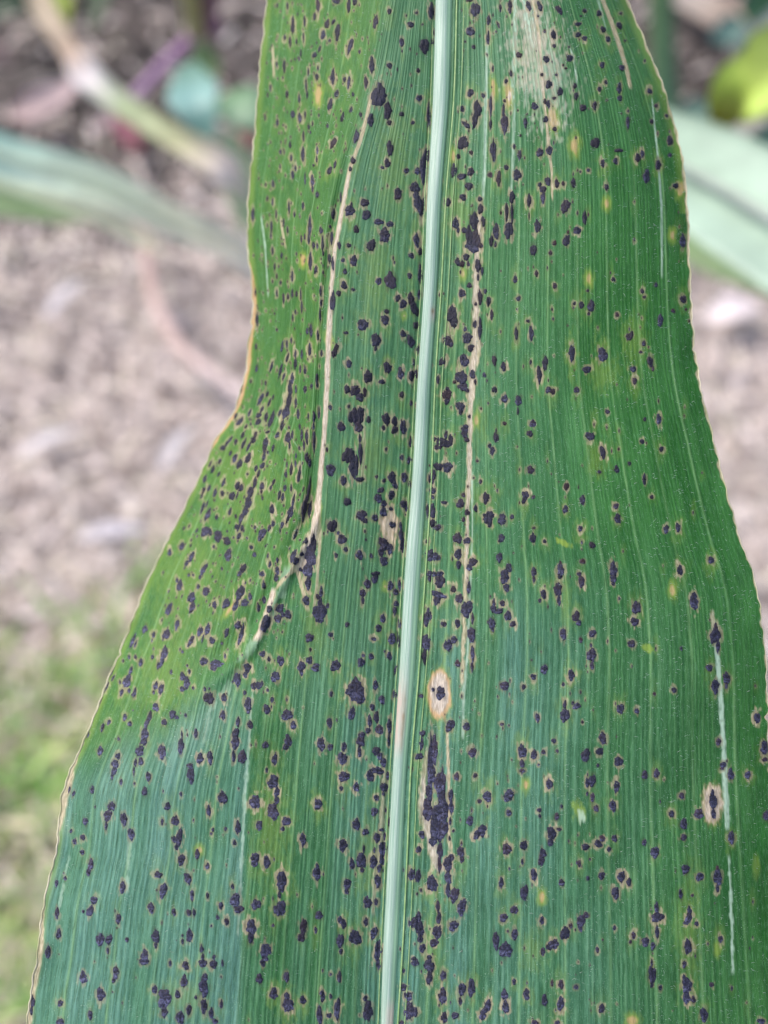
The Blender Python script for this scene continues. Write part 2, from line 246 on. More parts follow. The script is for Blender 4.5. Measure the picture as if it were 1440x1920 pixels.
SPOTS = '''
520,10,4,10 539,11,4,15 526,21,3,3.5 549,48,9,32.5 544,78,5.5,22.5 571,40,4.5,22.5 569,70,3,20 564,100,3.5,15 561,110,3.5,10 534,70,4.5,12.5
556,78,3.5,12.5 596,8,9.5,30 590,31,6.5,15,8 631,2,19,8.5 654,10,8.5,30 665,3,11,12.5 613,45,11,17.5,20 606,65,11,17.5,15 625,41,6.5,13,30
633,60,12,32.5,8 618,76,5.5,5.5 599,92,5,14,20 590,103,9,11.5,35 657,86,11,30,15 674,97,4.5,8 704,41,10.5,27.5,8 730,21,9.5,9.5 781,24,5,4.5
770,46,11.5,10 792,46,4,4 753,79,8.5,16.5 809,22,12.5,30 815,60,5.5,17.5 796,86,19,25 811,78,5.5,15 519,121,4,12.5 533,124,6.5,22.5 500,118,2.5,5
546,114,3,4 553,111,3,4.5 558,109,2.5,3.5 578,135,4,15 596,128,4,10 594,144,6.5,15 697,122,13.5,30 730,123,10.5,9 784,132,7,8.5 624,144,10.5,27.5
646,149,6.5,10 654,154,7,25,5 686,154,9.5,21 710,179,28,45 631,176,9,14,15 619,196,10,25,12 662,177,6,7 574,160,4,25 576,178,4,15 538,177,7,15
561,185,4.5,20 549,214,9,15 507,165,4,12.5 502,178,3.5,10 598,216,4,5.5 658,206,7,11,15 642,220,7,19,12 676,215,7,8.5 727,208,16,30 730,230,9.5,8
695,225,12.5,22.5 753,214,8.5,8.5 774,230,7,6.5 786,184,11,11.5 804,218,8,50 754,166,2.5,3 520,230,6,13.5 562,221,8,20 497,220,3.5,12.5 579,238,5,10
586,232,3.5,10 582,248,3.5,6.5 614,236,5,8 668,256,11.5,27.5,6 625,268,11.5,21,22 544,272,5.5,12.5 568,289,7.5,32.5 546,296,5.5,12.5 595,282,4.5,15
594,299,4,12.5 526,285,4.5,10 588,310,5,4.5 618,320,11,14,25 628,309,5.5,16,12 662,301,9,13.5 657,317,7,8 731,278,12,30 726,306,11,15 717,314,6.5,5
762,320,10,9 782,321,9.5,11.5 800,292,11.5,32.5 794,315,15,57.5,4 778,352,17.5,20 746,360,15,12.5 549,328,7,17.5 554,316,4.5,12.5 512,344,6,12.5
498,346,3.5,7.5 586,339,8,22.5 586,354,4.5,12.5 569,255,4,20 572,215,3.5,15 572,335,3,25 485,335,2.5,5 525,312,3,10 600,332,2.5,3.5 584,208,2.5,3.5
530,146,3,6 518,75,2.5,3.5 891,18,16.5,27.5 880,1,12.5,4 882,59,15.5,15.5 888,88,7.5,6.5 872,78,3,3.5 916,38,7,20 915,71,7,25 938,15,5,15 956,8,8.5,15
956,19,6.5,12.5 934,46,4.5,12.5,-20 930,59,3,4 924,129,4,12.5 958,138,6,11 949,152,6,9 973,103,11,11 991,11,9.5,17.5,-20 1012,12,9,18.5,-20
1009,30,3.5,3.5 1048,19,10,20,-30 1021,58,5,6.5 1038,65,9,19,-5 1039,86,6,7.5 1068,109,11.5,12.5 1024,111,11.5,12.5 1061,128,5.5,3.5 1056,122,3.5,4.5
1067,88,3,3.5 1016,140,5.5,5.5 1043,140,5,4.5 1029,158,11.5,15 1050,172,11,13.5,10 1039,184,7.5,5 1078,161,7,11 1080,180,7,15 1093,202,10.5,13
1115,198,8.5,16 1022,190,6.5,9 1028,195,7,16 1096,20,8,7 1123,25,8,11.5 1089,30,4.5,3 1084,45,11.5,6.5 1131,55,9.5,10,-20 1140,73,7.5,11,-15
1096,72,8.5,9 1084,65,10,9 1129,122,9,10 1166,127,9.5,11 1136,154,5.5,7.5 1124,167,7.5,8.5 1164,25,5,4.5 1161,48,9,15,-20 1172,76,4,3 1161,165,8.5,20
1162,184,8.5,10 1138,188,3.5,3.5 1178,208,4,5 1165,213,2.5,3 1177,229,7.5,22.5 882,174,12,14 866,204,9.5,10 906,179,6.5,9 895,205,15,32.5
890,226,11.5,30,10 874,234,17.5,8.5,40 920,198,6,37.5 920,232,5.5,17.5 946,189,4.5,6.5 944,208,5,30 946,232,12.5,40 1002,199,12,14 1023,224,9.5,10
985,230,7,22.5 988,214,2.5,3.5 971,207,3,4 1040,242,7.5,9 976,254,4.5,5 868,268,19,25 859,293,8.5,9 883,286,7.5,7.5 964,275,4.5,10 974,291,7,20
925,282,11.5,42.5 1012,286,12.5,15 1030,282,12.5,14 851,320,11,27.5 866,331,15.5,11.5 883,322,12.5,15 879,349,15,12.5,45 919,328,8,10 949,314,8,10
935,335,9,30 970,328,13,22.5 1027,340,10.5,15 1044,344,9,15 1056,344,6,9 1075,343,9.5,17 1012,346,7,7.5 1018,355,12,12.5 1116,268,15.5,19,20
1130,306,8.5,13.5 1154,302,8.5,11.5 1160,282,15,6 1103,319,6.5,5.5 1088,322,3.5,4 1137,351,7.5,13.5 1218,171,8.5,9.5 1230,198,6.5,7 1250,217,5.5,5.5
1222,228,6,8.5 1256,264,11,16 1256,291,7.5,6.5 1196,296,9,17.5 1204,289,6.5,15 1234,309,9,21 1212,330,13.5,24 1267,348,9.5,10 1209,114,4,5
595,365,7,12.5 474,402,7,27.5 501,372,4,9 511,379,3.5,15 542,389,4.5,22.5 568,386,5.5,14 552,402,4,11 532,418,3.5,15 539,431,4,12.5 581,425,8,37.5
579,448,5,20 571,444,3,12.5 588,460,6,16 595,461,4.5,10 509,425,4,25 508,442,4,12.5 518,402,3.5,15 565,448,3,17.5 639,370,4.5,20 625,402,9,22.5
602,432,8.5,12.5 619,425,5,6 622,446,8,24 605,458,6,27.5 606,475,4.5,10 618,485,7,20 636,460,7,12.5 511,470,4.5,15 528,479,4.5,11.5 556,476,2.5,5
582,490,8.5,32.5 592,506,6.5,17.5,12 606,511,3.5,7 548,519,4.5,20 624,494,6,27.5 656,395,16.5,20 659,384,4.5,9 684,380,14.5,15 687,403,14.5,18.5
710,416,16,11 731,420,12.5,11 721,441,20,25 668,430,10,13.5 696,460,16.5,20,20 654,460,8.5,7.5 663,489,14,17.5 643,488,6.5,7.5 647,509,7.5,10
645,535,11,14 635,550,8.5,10.5 662,543,8,5 710,527,11.5,11 732,526,21,32.5 746,366,13.5,16.5 785,382,17.5,42.5,-20 792,388,10,37.5,15 780,366,11.5,15
781,450,11,27.5 788,472,9,12.5 771,479,10,10 768,517,9,9.5 788,515,8,40 786,552,6,20 624,565,10,40 601,546,6,18 602,568,4.5,15 600,590,4.5,27.5
548,550,4.5,17.5 556,551,4.5,12.5 540,556,5,12.5 532,560,4,22.5 526,530,4.5,9 511,528,3,7.5 519,518,3.5,10 515,500,3.5,15 479,548,3,15
519,550,3.5,12.5 564,552,3,22.5 566,575,4,20 554,585,4,10 549,596,3,15 482,600,7,27.5 502,545,2,3.5 746,559,9.5,12.5 756,570,14,14 770,560,12.5,22.5
777,578,15,30,-25 781,610,10,13.5 725,584,10,7.5 722,600,15,17.5 680,609,20.5,19 649,624,8.5,5 705,638,18,22.5 704,654,5,9 756,626,11,11.5
770,640,15,22.5,-10 783,655,6,17.5 583,620,7.5,25 576,621,6,12.5 596,629,5.5,18 581,656,8,21.5 628,658,11,25,20 654,682,11,13.5 726,689,14.5,20
690,706,15,25 751,700,11.5,22.5 776,680,4,12.5 772,705,10,22.5 780,700,6.5,22.5 716,716,12.5,7.5 603,662,5,12.5 566,664,4.5,17.5 554,664,5,15
554,682,7,22.5 563,692,4,15 572,695,6,15 480,650,4.5,12.5 519,618,4.5,6 529,650,4.5,22.5,10 538,645,5,14 546,638,4,11.5 481,691,5,15,12
509,688,5,22.5,18 539,671,4.5,20,14 526,695,5,32.5,14 532,706,4.5,15,14 548,710,7,22.5 594,710,6.5,20 470,715,5,7.5 498,718,4.5,7.5 642,596,3,5
839,379,12.5,14 868,370,12,12.5 900,373,8,9 854,419,12.5,22.5 859,432,5,11 901,392,10,20 906,415,8,20 889,415,15,40 871,432,12.5,9 880,442,15,37.5
892,448,17.5,40 886,460,22.5,27.5 901,460,7.5,10 874,482,12.5,11.5,20 858,491,10,15 866,495,10,12.5 878,495,5.5,10 896,498,11,27.5 904,508,6,15
896,520,4,15 950,398,6,40 960,400,5.5,37.5 960,370,11.5,21.5 954,432,16.5,32.5 930,434,12.5,27.5 921,452,8.5,19 929,458,5,10 939,399,4,7.5
992,376,9,25 992,405,2,17.5 1018,370,8.5,25 1008,424,11.5,25 1000,469,12,22.5 1060,387,17.5,22.5,20 1096,408,8,30 1082,432,14,14,30 1062,451,14,20,10
1065,435,4,7.5 1040,456,7,10 1032,474,6.5,8.5 939,508,2.5,3.5 966,524,8.5,13 1006,513,6.5,11.5 1150,524,7,8.5 1040,536,7,12.5 972,560,7.5,9
1102,545,5.5,4.5 880,535,8.5,10 866,550,12.5,15 910,546,5.5,10 900,558,9,27.5 916,565,8,19 922,590,6,22.5 892,570,5,7.5 1035,580,3.5,6 1037,598,3.5,5
1077,569,5.5,6.5 1090,572,8.5,15 1108,574,14,19 1104,588,5,6.5 1157,590,7,8.5 849,594,18.5,42.5 890,608,7.5,15 900,615,8,40 838,638,15,17.5
843,642,12.5,17.5 872,617,5.5,10 876,634,18,17.5 883,652,12.5,13 968,626,6.5,27.5 996,625,9,30 990,602,7.5,5 969,580,3,4 1072,662,10.5,35
1130,665,18,25 1100,693,14.5,13 927,676,8.5,19 944,687,9.5,17.5 995,679,4.5,9 1022,681,11,27.5 1011,702,10.5,32.5 908,703,7,8.5 829,678,12.5,15,40
870,676,16.5,22.5 821,712,6,15 865,708,20,27.5,-30 886,702,11,15 852,716,6,7.5 891,716,5,10 1178,632,8.5,12.5 1280,452,10.5,27.5 1281,561,11,14
1262,583,7,7.5 1204,546,6.5,8.5 1208,557,5.5,5.5 1230,534,6,7.5 1238,600,11,21.5 1182,630,10,17.5,30 1207,644,7.5,9 1201,660,6,5 1219,678,10,22.5,-15
1224,691,5,10 1187,692,10,11.5 1190,714,9,11.5 1292,602,3,6 1290,428,4,4.5 1286,580,4.5,5 450,730,7.5,17.5,15 489,748,7.5,27.5,28 501,739,5.5,12.5,20
505,755,5.5,17.5,18 512,745,4,10,15 544,728,11,30 542,750,12.5,30,8 536,772,15,30,18 529,798,8.5,20,10 555,730,4,15 572,730,7.5,15 584,724,5,10
595,722,4.5,10 555,754,4.5,17.5 559,776,6.5,17.5 491,768,6,15,20 485,779,10,12.5,40 484,791,11,12.5,40 499,782,8,20,10 510,785,8.5,32.5,18
505,792,6,15,15 468,774,6,15,25 450,790,10,17.5,35 442,780,6,12.5,25 461,800,5.5,9,25 470,795,4,6 468,786,4,5 525,774,6,15,20 578,781,4,12.5
589,782,7,20 598,775,5,22.5 588,799,5.5,12.5 562,800,4,12.5 520,816,9,11,30 502,810,12.5,4,-30 542,802,4.5,5 540,820,12.5,22.5,12 548,815,6,15
543,835,4.5,15 479,815,7.5,12.5,15 475,825,10,15,30 466,838,5,22.5,25 455,816,7.5,12.5,20 442,828,7.5,10,20 431,825,5,17.5,30 418,840,10,10,40
425,832,6,12.5,30 457,832,6.5,22.5,22 498,830,11.5,20,10 496,842,10,20 495,856,7.5,17.5,10 512,840,6,12.5,12 502,848,5.5,6.5 432,850,5.5,10,20
440,859,9,17.5,25 465,859,12.5,20,25 449,870,11,20,20 412,865,6.5,10,15 399,880,8,14,20 394,870,5,12.5,25 410,889,5,10,25 384,898,7,16.5,20
419,905,6.5,17.5,20 417,925,8.5,10 403,924,7,19,15 392,915,6.5,12.5,20 382,919,6.5,15,20 378,930,5,11,20 566,816,5.5,22.5 575,820,6.5,27.5
570,835,5,20 589,830,7,37.5 589,815,5.5,15 561,840,4,7.5 555,855,4,10 554,869,4.5,12.5 575,858,10,17.5 581,868,7.5,17.5 561,890,7.5,32.5,6
546,880,6,27.5,6 536,890,6,12.5 538,871,3.5,10 534,862,3,3.5 480,878,8,11,15 492,873,10,11,30 485,888,5.5,17.5,15 478,905,7.5,25,10
470,922,12.5,22.5,15 466,940,16,25,12 460,958,12.5,25,18 452,972,8.5,22.5,18 448,988,5.5,20,20 501,874,3,3.5 464,889,4.5,5 491,912,9,16,10
490,922,5,7.5 513,904,6,11,20 508,914,5,10,20 492,934,5,6.5 445,911,11.5,15,15 452,915,9,15,20 435,930,13,17.5,20 445,928,3.5,20,18 388,945,4,15,18
380,952,6.5,22.5,20 390,964,9,27.5,22 386,970,6,15,15 401,956,3.5,4 406,970,7,10 431,959,7,14,18 442,968,6,7.5 444,988,10,9 454,990,7,12.5,10
448,1005,8,12.5,15 386,996,20,16.5,25 394,998,8.5,12.5 380,1002,6.5,10,15 409,1005,14.5,21,15 426,1015,12,15,10 420,1010,4,4.5 426,996,4,5
438,1008,3,4 341,1024,8,16,15 318,1036,7.5,12.5,10 369,995,4,10,30 345,990,4,7.5,20 359,1044,8.5,20,20 350,1056,6,12.5,20 428,1040,11.5,25,15
401,1025,4,7.5 382,1068,9,25,28 354,1078,4,6 362,1078,3.5,5 456,1066,11,17.5,25 449,1076,7.5,10,20 416,1066,4,6.5 491,1076,9,10,20 524,928,6.5,17.5,12
530,932,7,15,5 534,915,7,12.5 546,915,4,15 510,955,11,17.5,-5 545,960,12.5,22.5,15 550,940,6,27.5,10 540,972,5.5,25,18 512,982,7,12.5,10
529,984,8,12.5,15 525,995,4,10 505,990,7,15,15 492,1000,15,17.5,30 488,1008,8.5,12.5,15 478,989,6,6.5 472,986,3,3 479,996,3.5,4.5 463,1009,3.5,5
471,1026,6.5,7 477,1040,6.5,9 498,1024,3,3.5 514,1026,3,5 502,1042,3.5,9,10 506,1058,5,12.5,10 554,1002,5.5,20,20 579,920,6.5,50,6 571,952,14,45,10
581,955,7.5,35,6 574,1014,6.5,12.5 520,1050,5.5,10 520,1070,8,15 550,1042,10,25,22 554,1051,15,12.5,20 566,1039,7.5,7.5 588,1018,11,32.5
582,1042,20,37.5 578,1068,20,30 564,1068,7,7 532,948,3.5,4.5 619,764,7,9 640,800,14,16.5 613,843,4.5,9 651,730,11,14 654,762,5,7.5 658,782,10,25
620,881,19,19,15 644,901,12.5,16 654,855,22.5,30 651,941,12.5,15 623,986,18,21.5 634,999,5.5,6 641,1011,15,19 648,1030,7.5,8.5 630,1041,7,8.5
666,732,17.5,20 675,745,15,15 684,735,7.5,17.5 664,780,15,27.5 675,778,17.5,30 672,800,15,20 691,787,9,11 675,822,6,15 676,850,8.5,42.5
664,875,17.5,50 675,899,15,9 753,740,8.5,11 724,786,15,22.5 719,802,6.5,10 740,790,11,17.5 740,806,12.5,15 756,801,13.5,25 771,756,6,10 770,829,7,20
724,842,4.5,6 753,858,7,9 768,863,9,12.5 735,896,15,20,-15 740,908,10,17.5,-15 758,895,11.5,16.5 714,919,12.5,9,-20 720,901,6.5,7 706,894,5.5,6
709,934,13.5,17.5 734,928,12,16.5 720,944,9.5,12.5 719,960,12.5,20 703,971,11.5,12.5 736,984,11,12.5 733,954,7,7.5 678,966,18,19,-15 684,976,10,10
756,945,10,14 762,950,7.5,17.5 751,985,5,15 752,1002,10,25 755,1022,11,27.5 719,1020,18,25 715,1035,11,17.5 731,1029,12.5,19 720,1052,13.5,18
674,1041,12.5,19 696,1042,6,9 684,996,3.5,6 686,1012,3.5,6 704,1076,15,9 768,908,5,15 838,740,19,17.5 838,752,10,12.5 839,730,7.5,10 868,726,17.5,15
876,732,7.5,7.5 863,762,16.5,16.5 864,771,9,12.5 872,804,14,15 871,814,12.5,12.5 875,824,9,10 880,781,5,7 814,823,6.5,8.5 832,830,30,15,25
845,825,10,20 836,815,7.5,15 821,838,12.5,10 821,875,20,12.5,30 839,876,17.5,20,-15 812,890,11.5,17.5 810,900,10,15 811,920,11.5,12.5 811,932,6,7.5
811,958,13.5,27.5 802,958,6,27.5 805,898,4,17.5 812,981,11.5,15 820,989,14,11,-20 833,942,11,6.5 863,944,15.5,15,25 869,928,7.5,7.5 876,961,9,11.5
877,912,3,4.5 869,974,6.5,8.5 858,1009,16.5,21 876,1014,12.5,11.5 859,1039,13,21 860,1059,10,15 886,1054,14,17.5,20 880,1064,11.5,12.5 810,1042,25,20
822,1046,7.5,10 801,1015,6,10 810,1076,20,10 825,1076,12.5,10 892,954,6.5,15 927,731,9.5,11.5 946,748,11.5,15 972,751,12.5,17.5 971,771,4,15
946,794,7,7.5 902,766,3.5,4.5 915,756,3,4 999,794,11,14.5 993,813,11,11.5 930,820,10.5,17.5 930,808,2.5,10 918,836,7,7.5 923,845,10,15 895,864,4.5,5.5
995,881,13.5,14 901,903,5.5,9 888,896,3,4 911,934,13.5,20 985,929,14,15 982,938,7.5,15 1000,932,7.5,6.5 916,970,21,23.5 918,982,8.5,12.5
941,974,15.5,19 960,969,7,9 940,1009,12,14 936,1045,11,20 999,1009,11,20 1001,990,6,4 954,1064,11.5,15 946,1075,15,15 1001,1072,11,15 1028,731,10,12.5
1036,734,10,11.5 1081,731,10,11.5 1139,772,8,8 1209,786,6,6.5 1235,786,10,19 1106,818,16.5,15 1130,848,11,24,-8 1204,828,8,9 1240,842,8,9 1160,842,4,5
1180,869,6,7 1156,880,9.5,15 1124,885,6.5,6.5 1208,899,7.5,20 1222,932,7.5,6.5 1352,886,6,16.5 1062,912,10,12.5 1092,937,11.5,17.5 1060,955,10,14
1155,949,9.5,11.5 1158,972,12.5,16 1249,992,10,16 1271,989,9.5,17.5 1088,991,8.5,10 1110,1022,11.5,11.5 1091,1017,3.5,6 1091,1030,2.5,3
1092,1052,9.5,10 1086,1076,7.5,7.5 1333,1050,11.5,11.5 1275,1069,11,19 1021,1015,6,7.5 1051,1068,14,25 1051,1056,5,10 1150,1068,15,27.5
337,1098,9.5,22.5,8 332,1088,4.5,10 372,1100,5.5,9 375,1082,5,9 359,1120,12.5,21.5,15 360,1139,10,22.5,15 386,1109,13.5,15,35 317,1142,11,22.5,22
332,1171,7.5,21,10 312,1189,14,17.5,15 271,1180,7,17.5,15 288,1190,6.5,10.5,12 249,1202,6,30,20 254,1208,4,15,20 308,1225,12.5,27.5,12
304,1238,7.5,27.5,15 297,1248,6,15,10 286,1232,5,9 264,1242,7.5,14,12 254,1232,5,9 242,1232,5,7.5 231,1239,4,5 342,1222,5,5 358,1202,9,22.5,28
375,1184,9,20,18 389,1180,8.5,25,15 380,1198,3,17.5,15 398,1201,10,12.5 402,1134,8.5,12.5 424,1132,12.5,20,15 450,1112,14,30,15 442,1135,8.5,27.5,20
459,1130,12.5,15,40 469,1119,7.5,12.5 425,1186,9,16.5,15 446,1172,11,15 452,1190,8,40,12 416,1206,4,5 245,1258,6,20,20 238,1278,14,25,28
228,1298,6,15,15 252,1299,7.5,18.5,12 242,1295,6,7.5 212,1271,4,12.5,25 208,1262,5,20,22 200,1288,4,22.5,22 186,1315,4,15,25 225,1279,3.5,7.5
321,1260,4.5,9 351,1248,4,5 342,1268,9,17.5 350,1280,12.5,22.5 342,1292,8.5,10 355,1259,5,9 362,1290,4.5,6.5 292,1286,9,15,8 288,1298,4.5,6.5
302,1292,10,19,10 382,1240,13.5,14 406,1244,22.5,12.5,10 400,1250,12.5,15 422,1230,4,9 392,1309,18,22.5 392,1291,3,4 384,1292,4.5,9 420,1308,11,14
418,1341,8.5,19 292,1326,12.5,14 280,1345,8.5,25,12 274,1358,7.5,17.5,12 271,1378,14,27.5,5 270,1390,11,17.5 262,1408,14,22.5,15 264,1428,10,14
254,1430,6,15 323,1339,11.5,17.5 331,1345,7.5,7.5 308,1354,9.5,12 348,1341,5,8 367,1375,8.5,16 339,1399,12.5,27.5 341,1378,3.5,15 304,1410,16,25
375,1422,13,20 394,1421,11,25 356,1436,11.5,10 234,1345,7.5,12.5,10 243,1357,7,10,10 204,1354,6.5,10,15 192,1364,6,16,15 188,1408,10.5,17.5
221,1418,9,12.5 216,1432,12.5,15,10 222,1385,4,6.5 165,1378,3.5,12.5,15 445,1274,13,27.5 464,1252,12,17.5 460,1265,9,10 459,1299,6,9 476,1286,10,15
465,1322,15,27.5 469,1359,10.5,15.5 446,1354,7.5,20 442,1375,13.5,20 441,1390,16.5,27.5 438,1418,6.5,25 454,1419,15,27.5 578,1092,11,30
518,1084,7.5,15 495,1098,7.5,12.5 499,1168,15,32.5,15 505,1142,10,12.5 495,1175,12.5,22.5,15 525,1141,15,15 521,1160,12,16 540,1152,12,16
530,1152,7.5,10 485,1140,6.5,15 495,1125,7.5,12.5 574,1126,12.5,16.5 599,1150,24,40 600,1130,9,17.5 602,1110,6.5,22.5 596,1119,7.5,10 614,1136,6.5,9
580,1196,14,17.5 582,1218,4.5,6.5 565,1249,15,17.5 580,1238,12.5,12.5 565,1259,7.5,15 592,1252,15,15 526,1239,13.5,17.5 516,1269,16,19 492,1226,10,11
504,1236,6.5,9 502,1294,5,6.5 510,1312,6.5,11.5 500,1330,12.5,17.5 538,1341,21.5,19 550,1360,11.5,13.5 540,1389,14,22.5 536,1400,10,15
498,1397,11.5,12.5 515,1424,12,19 485,1285,11.5,12.5 491,1282,5,10 651,1171,9,8 620,1190,8.5,9 629,1248,18.5,19 621,1301,6.5,9 668,1295,32.5,42.5
655,1298,12.5,15 675,1312,15,15 660,1338,14,22.5,10 618,1355,11,19 602,1395,14,27.5 619,1401,9.5,12.5 645,1400,9,17.5 642,1422,17.5,21 676,1390,14,20
674,1408,7,27.5 678,1378,12.5,10 689,1095,11.5,20 680,1112,12.5,12.5 680,1125,6,17.5 703,1085,12.5,15 732,1098,11,17.5 742,1110,9,12.5 750,1098,7.5,20
743,1132,9,11 740,1145,7.5,19 718,1160,9,17.5 710,1178,12.5,12.5 701,1198,9,7.5 735,1198,13,24 749,1170,6,22.5 747,1200,6,32.5 730,1230,10,15
721,1221,3.5,4 696,1231,11,10 681,1229,5,6.5 677,1242,12.5,17.5 742,1255,6,20,15 704,1285,9,19 716,1312,11,15 740,1302,7.5,17.5 698,1326,8.5,12.5
706,1345,11,20 693,1352,8.5,25 690,1370,10,10 711,1368,14,17.5 730,1362,8.5,32.5 729,1388,4.5,22.5 705,1408,15,15,-30 712,1418,11,12.5 719,1430,10,20
806,1085,7.5,12.5 825,1090,20,20 822,1115,27.5,11.5,20 819,1125,12.5,20 804,1152,12.5,22.5 800,1162,15,22.5 798,1205,20,27.5 796,1230,11.5,27.5
832,1170,11,9 836,1210,7.5,17.5 826,1300,17.5,22.5 812,1293,6.5,6.5 790,1305,10,6.5 792,1375,10,12.5 790,1395,8.5,27.5 786,1418,15,12.5
815,1405,12.5,60 946,1085,14,20 950,1102,11.5,15 935,1146,17.5,10 926,1131,6,17.5 925,1142,12.5,12.5 942,1131,10,10 922,1169,12.5,22.5 924,1180,5,11
952,1155,12.5,20 962,1170,10.5,11 1001,1085,6,15 1019,1114,11,16 1012,1126,6.5,6.5 1046,1105,16.5,22.5 1048,1125,6.5,25 1050,1081,9,7.5
1090,1090,12.5,21.5 1150,1085,12,15 1150,1094,6,10 1080,1156,14,19 1085,1168,10,10 1056,1189,11.5,22.5 1089,1200,6,11.5 1111,1188,13.5,13
1109,1228,16.5,27.5 1110,1248,7.5,15 1108,1210,4.5,7.5 1161,1122,4,6.5 1184,1207,12,14 1190,1166,15,15 1198,1139,7.5,20 1020,1255,13.5,16
1000,1269,9,11.5 982,1288,7.5,9 946,1286,15,18 1071,1266,12.5,21 1056,1283,6,6 1081,1324,14.5,11,-30 1074,1318,5,7.5 1059,1341,16.5,27.5
1059,1321,7,15 1008,1346,9,16 1163,1329,15.5,16.5 1194,1333,8,10 1130,1384,14,22.5 1092,1354,4.5,6 941,1358,7,6 954,1360,3,3.5 875,1362,11.5,17.5
886,1411,15,17.5 979,1409,15,27.5 979,1432,10,15 1001,1415,12,16 1019,1410,7.5,9 1038,1389,8.5,9 1098,1416,16,25 1124,1409,12.5,14 1160,1428,15,17.5
1121,1435,5,7.5 1045,1408,5,6.5 1010,1434,4,4.5 850,1105,9,12.5 861,1122,13.5,17.5 879,1102,8.5,22.5 875,1142,22,30 884,1190,14,32.5 886,1160,5,22.5
886,1225,7.5,32.5 885,1250,5.5,20 858,1169,10.5,14 851,1200,12.5,12.5 842,1210,10,25 858,1244,10,12.5 845,1359,15,20 841,1365,10,17.5
1301,1128,16.5,30 1301,1118,10,15 1341,1192,20,30 1342,1176,7.5,15 1346,1212,7.5,25 1277,1216,5,8 1330,1252,11.5,12.5 1362,1271,14,22.5 1362,1285,5,15
1341,1285,14,22.5 1342,1295,7.5,15 1264,1294,9,10 1227,1301,5.5,6.5 1347,1391,9.5,14 1420,1346,11.5,21.5 1434,1402,16,22.5 1356,1434,11,11
1434,1424,10,7.5 1416,1286,2.5,3.5 1192,1140,15,22.5 214,1445,9,22.5,8 210,1455,5,15 278,1456,10,16.5 271,1484,10,17.5 227,1466,6,11 173,1481,8,13.5
358,1454,14,30 339,1489,5.5,8.5 416,1495,12.5,25 209,1512,12.5,17.5,10 202,1529,15,20,25 199,1548,5,17.5 232,1536,12.5,25 246,1564,12.5,22.5
314,1512,11,16.5 391,1520,9,19 328,1539,13.5,19 304,1541,5.5,11.5 336,1571,11,42.5,6 327,1574,7.5,12.5 331,1588,7.5,12.5 399,1556,4.5,9 396,1563,4.5,5
160,1540,9,15 155,1570,9,10 140,1578,7.5,10 154,1598,8.5,9.5 133,1558,5,7.5 138,1488,5,12.5,20 130,1480,3.5,12.5,10 170,1621,10.5,22.5,5
166,1635,8.5,15 340,1612,14,21 370,1602,9.5,17.5 389,1624,7.5,12.5 122,1647,6,9 106,1656,6.5,14 352,1647,12.5,22.5,-15 296,1640,12.5,12.5 302,1640,6,6
306,1670,15,27.5,15 230,1664,11,22.5 360,1679,8,19 389,1679,6,10 283,1702,11.5,21 326,1710,8,15 354,1711,9.5,11 364,1711,6,14 414,1698,7.5,15
408,1720,6.5,8.5 176,1688,12.5,15,15 169,1708,12.5,22.5,15 107,1712,8.5,22.5 222,1723,9.5,20 156,1709,5,6 396,1736,3.5,4.5 110,1751,9,20
188,1762,15,25 204,1762,11.5,20,15 202,1782,5,12.5 238,1762,6.5,10 292,1756,13.5,27.5 292,1772,6,15 355,1754,13.5,22.5 342,1765,5,9 342,1754,4,5
271,1792,15,22.5 90,1785,10,27.5,6 378,1780,7.5,12.5 380,1795,6,15 401,1795,6.5,10 252,1469,3.5,4.5 251,1445,3.5,17.5 512,1466,20,25 519,1485,10,20
519,1501,8.5,15 512,1522,21.5,32.5 500,1444,5,9 478,1504,21,22.5 486,1548,12,17 421,1497,10,22.5 446,1552,10,27.5 440,1580,7,9 423,1554,5,6.5
537,1540,16,16.5,20 530,1554,7.5,9 568,1574,11.5,27.5 597,1508,14,18.5 478,1612,16.5,24 500,1616,13.5,22.5 528,1652,20.5,35 524,1678,5.5,17.5
525,1704,22.5,27.5 512,1735,5,6 436,1662,6.5,10 441,1688,17.5,30 448,1705,17.5,15 480,1696,16.5,18.5 425,1728,8.5,12.5 471,1738,20,25 470,1758,10,22.5
594,1638,14,27.5 595,1624,6.5,10 569,1738,13.5,30 565,1758,12.5,17.5 598,1716,13,16 592,1744,5.5,12.5 498,1782,19,27.5 498,1798,10,10 645,1456,19,19
640,1478,6.5,8.5 668,1476,12.5,15 708,1445,25,12.5,20 694,1455,14,20 720,1476,13.5,17.5 719,1488,5,10 706,1496,9,11.5 702,1522,12,16.5 727,1455,7,15
723,1519,3.5,7.5 730,1542,4.5,20 668,1546,14,22.5 685,1560,11.5,12.5 643,1585,15.5,21 707,1571,12.5,17.5,15 716,1556,8.5,6.5 718,1592,15,30
716,1612,10,20 721,1568,5,15 682,1592,4.5,15 702,1594,4,12.5 660,1620,10,21 677,1614,20,25 679,1631,7.5,10 700,1616,15,22.5 711,1628,8.5,15
708,1652,11.5,27.5 651,1658,14,20 650,1672,7.5,10 689,1692,15,22.5 705,1691,7.5,12.5 686,1728,9,15 638,1725,10,14 644,1732,10,20 638,1764,15,25
639,1784,7.5,10 666,1758,21.5,27.5 701,1749,14,22.5,15 709,1782,16,37.5,8 772,1640,14,20 775,1730,17.5,20 776,1798,10,7.5 771,1442,5,7.5
810,1450,15,30 825,1470,20,55 805,1485,15,30 802,1518,21,37.5 828,1522,30,50 845,1492,10,25 846,1512,8.5,32.5 828,1555,25,40 812,1575,15,20
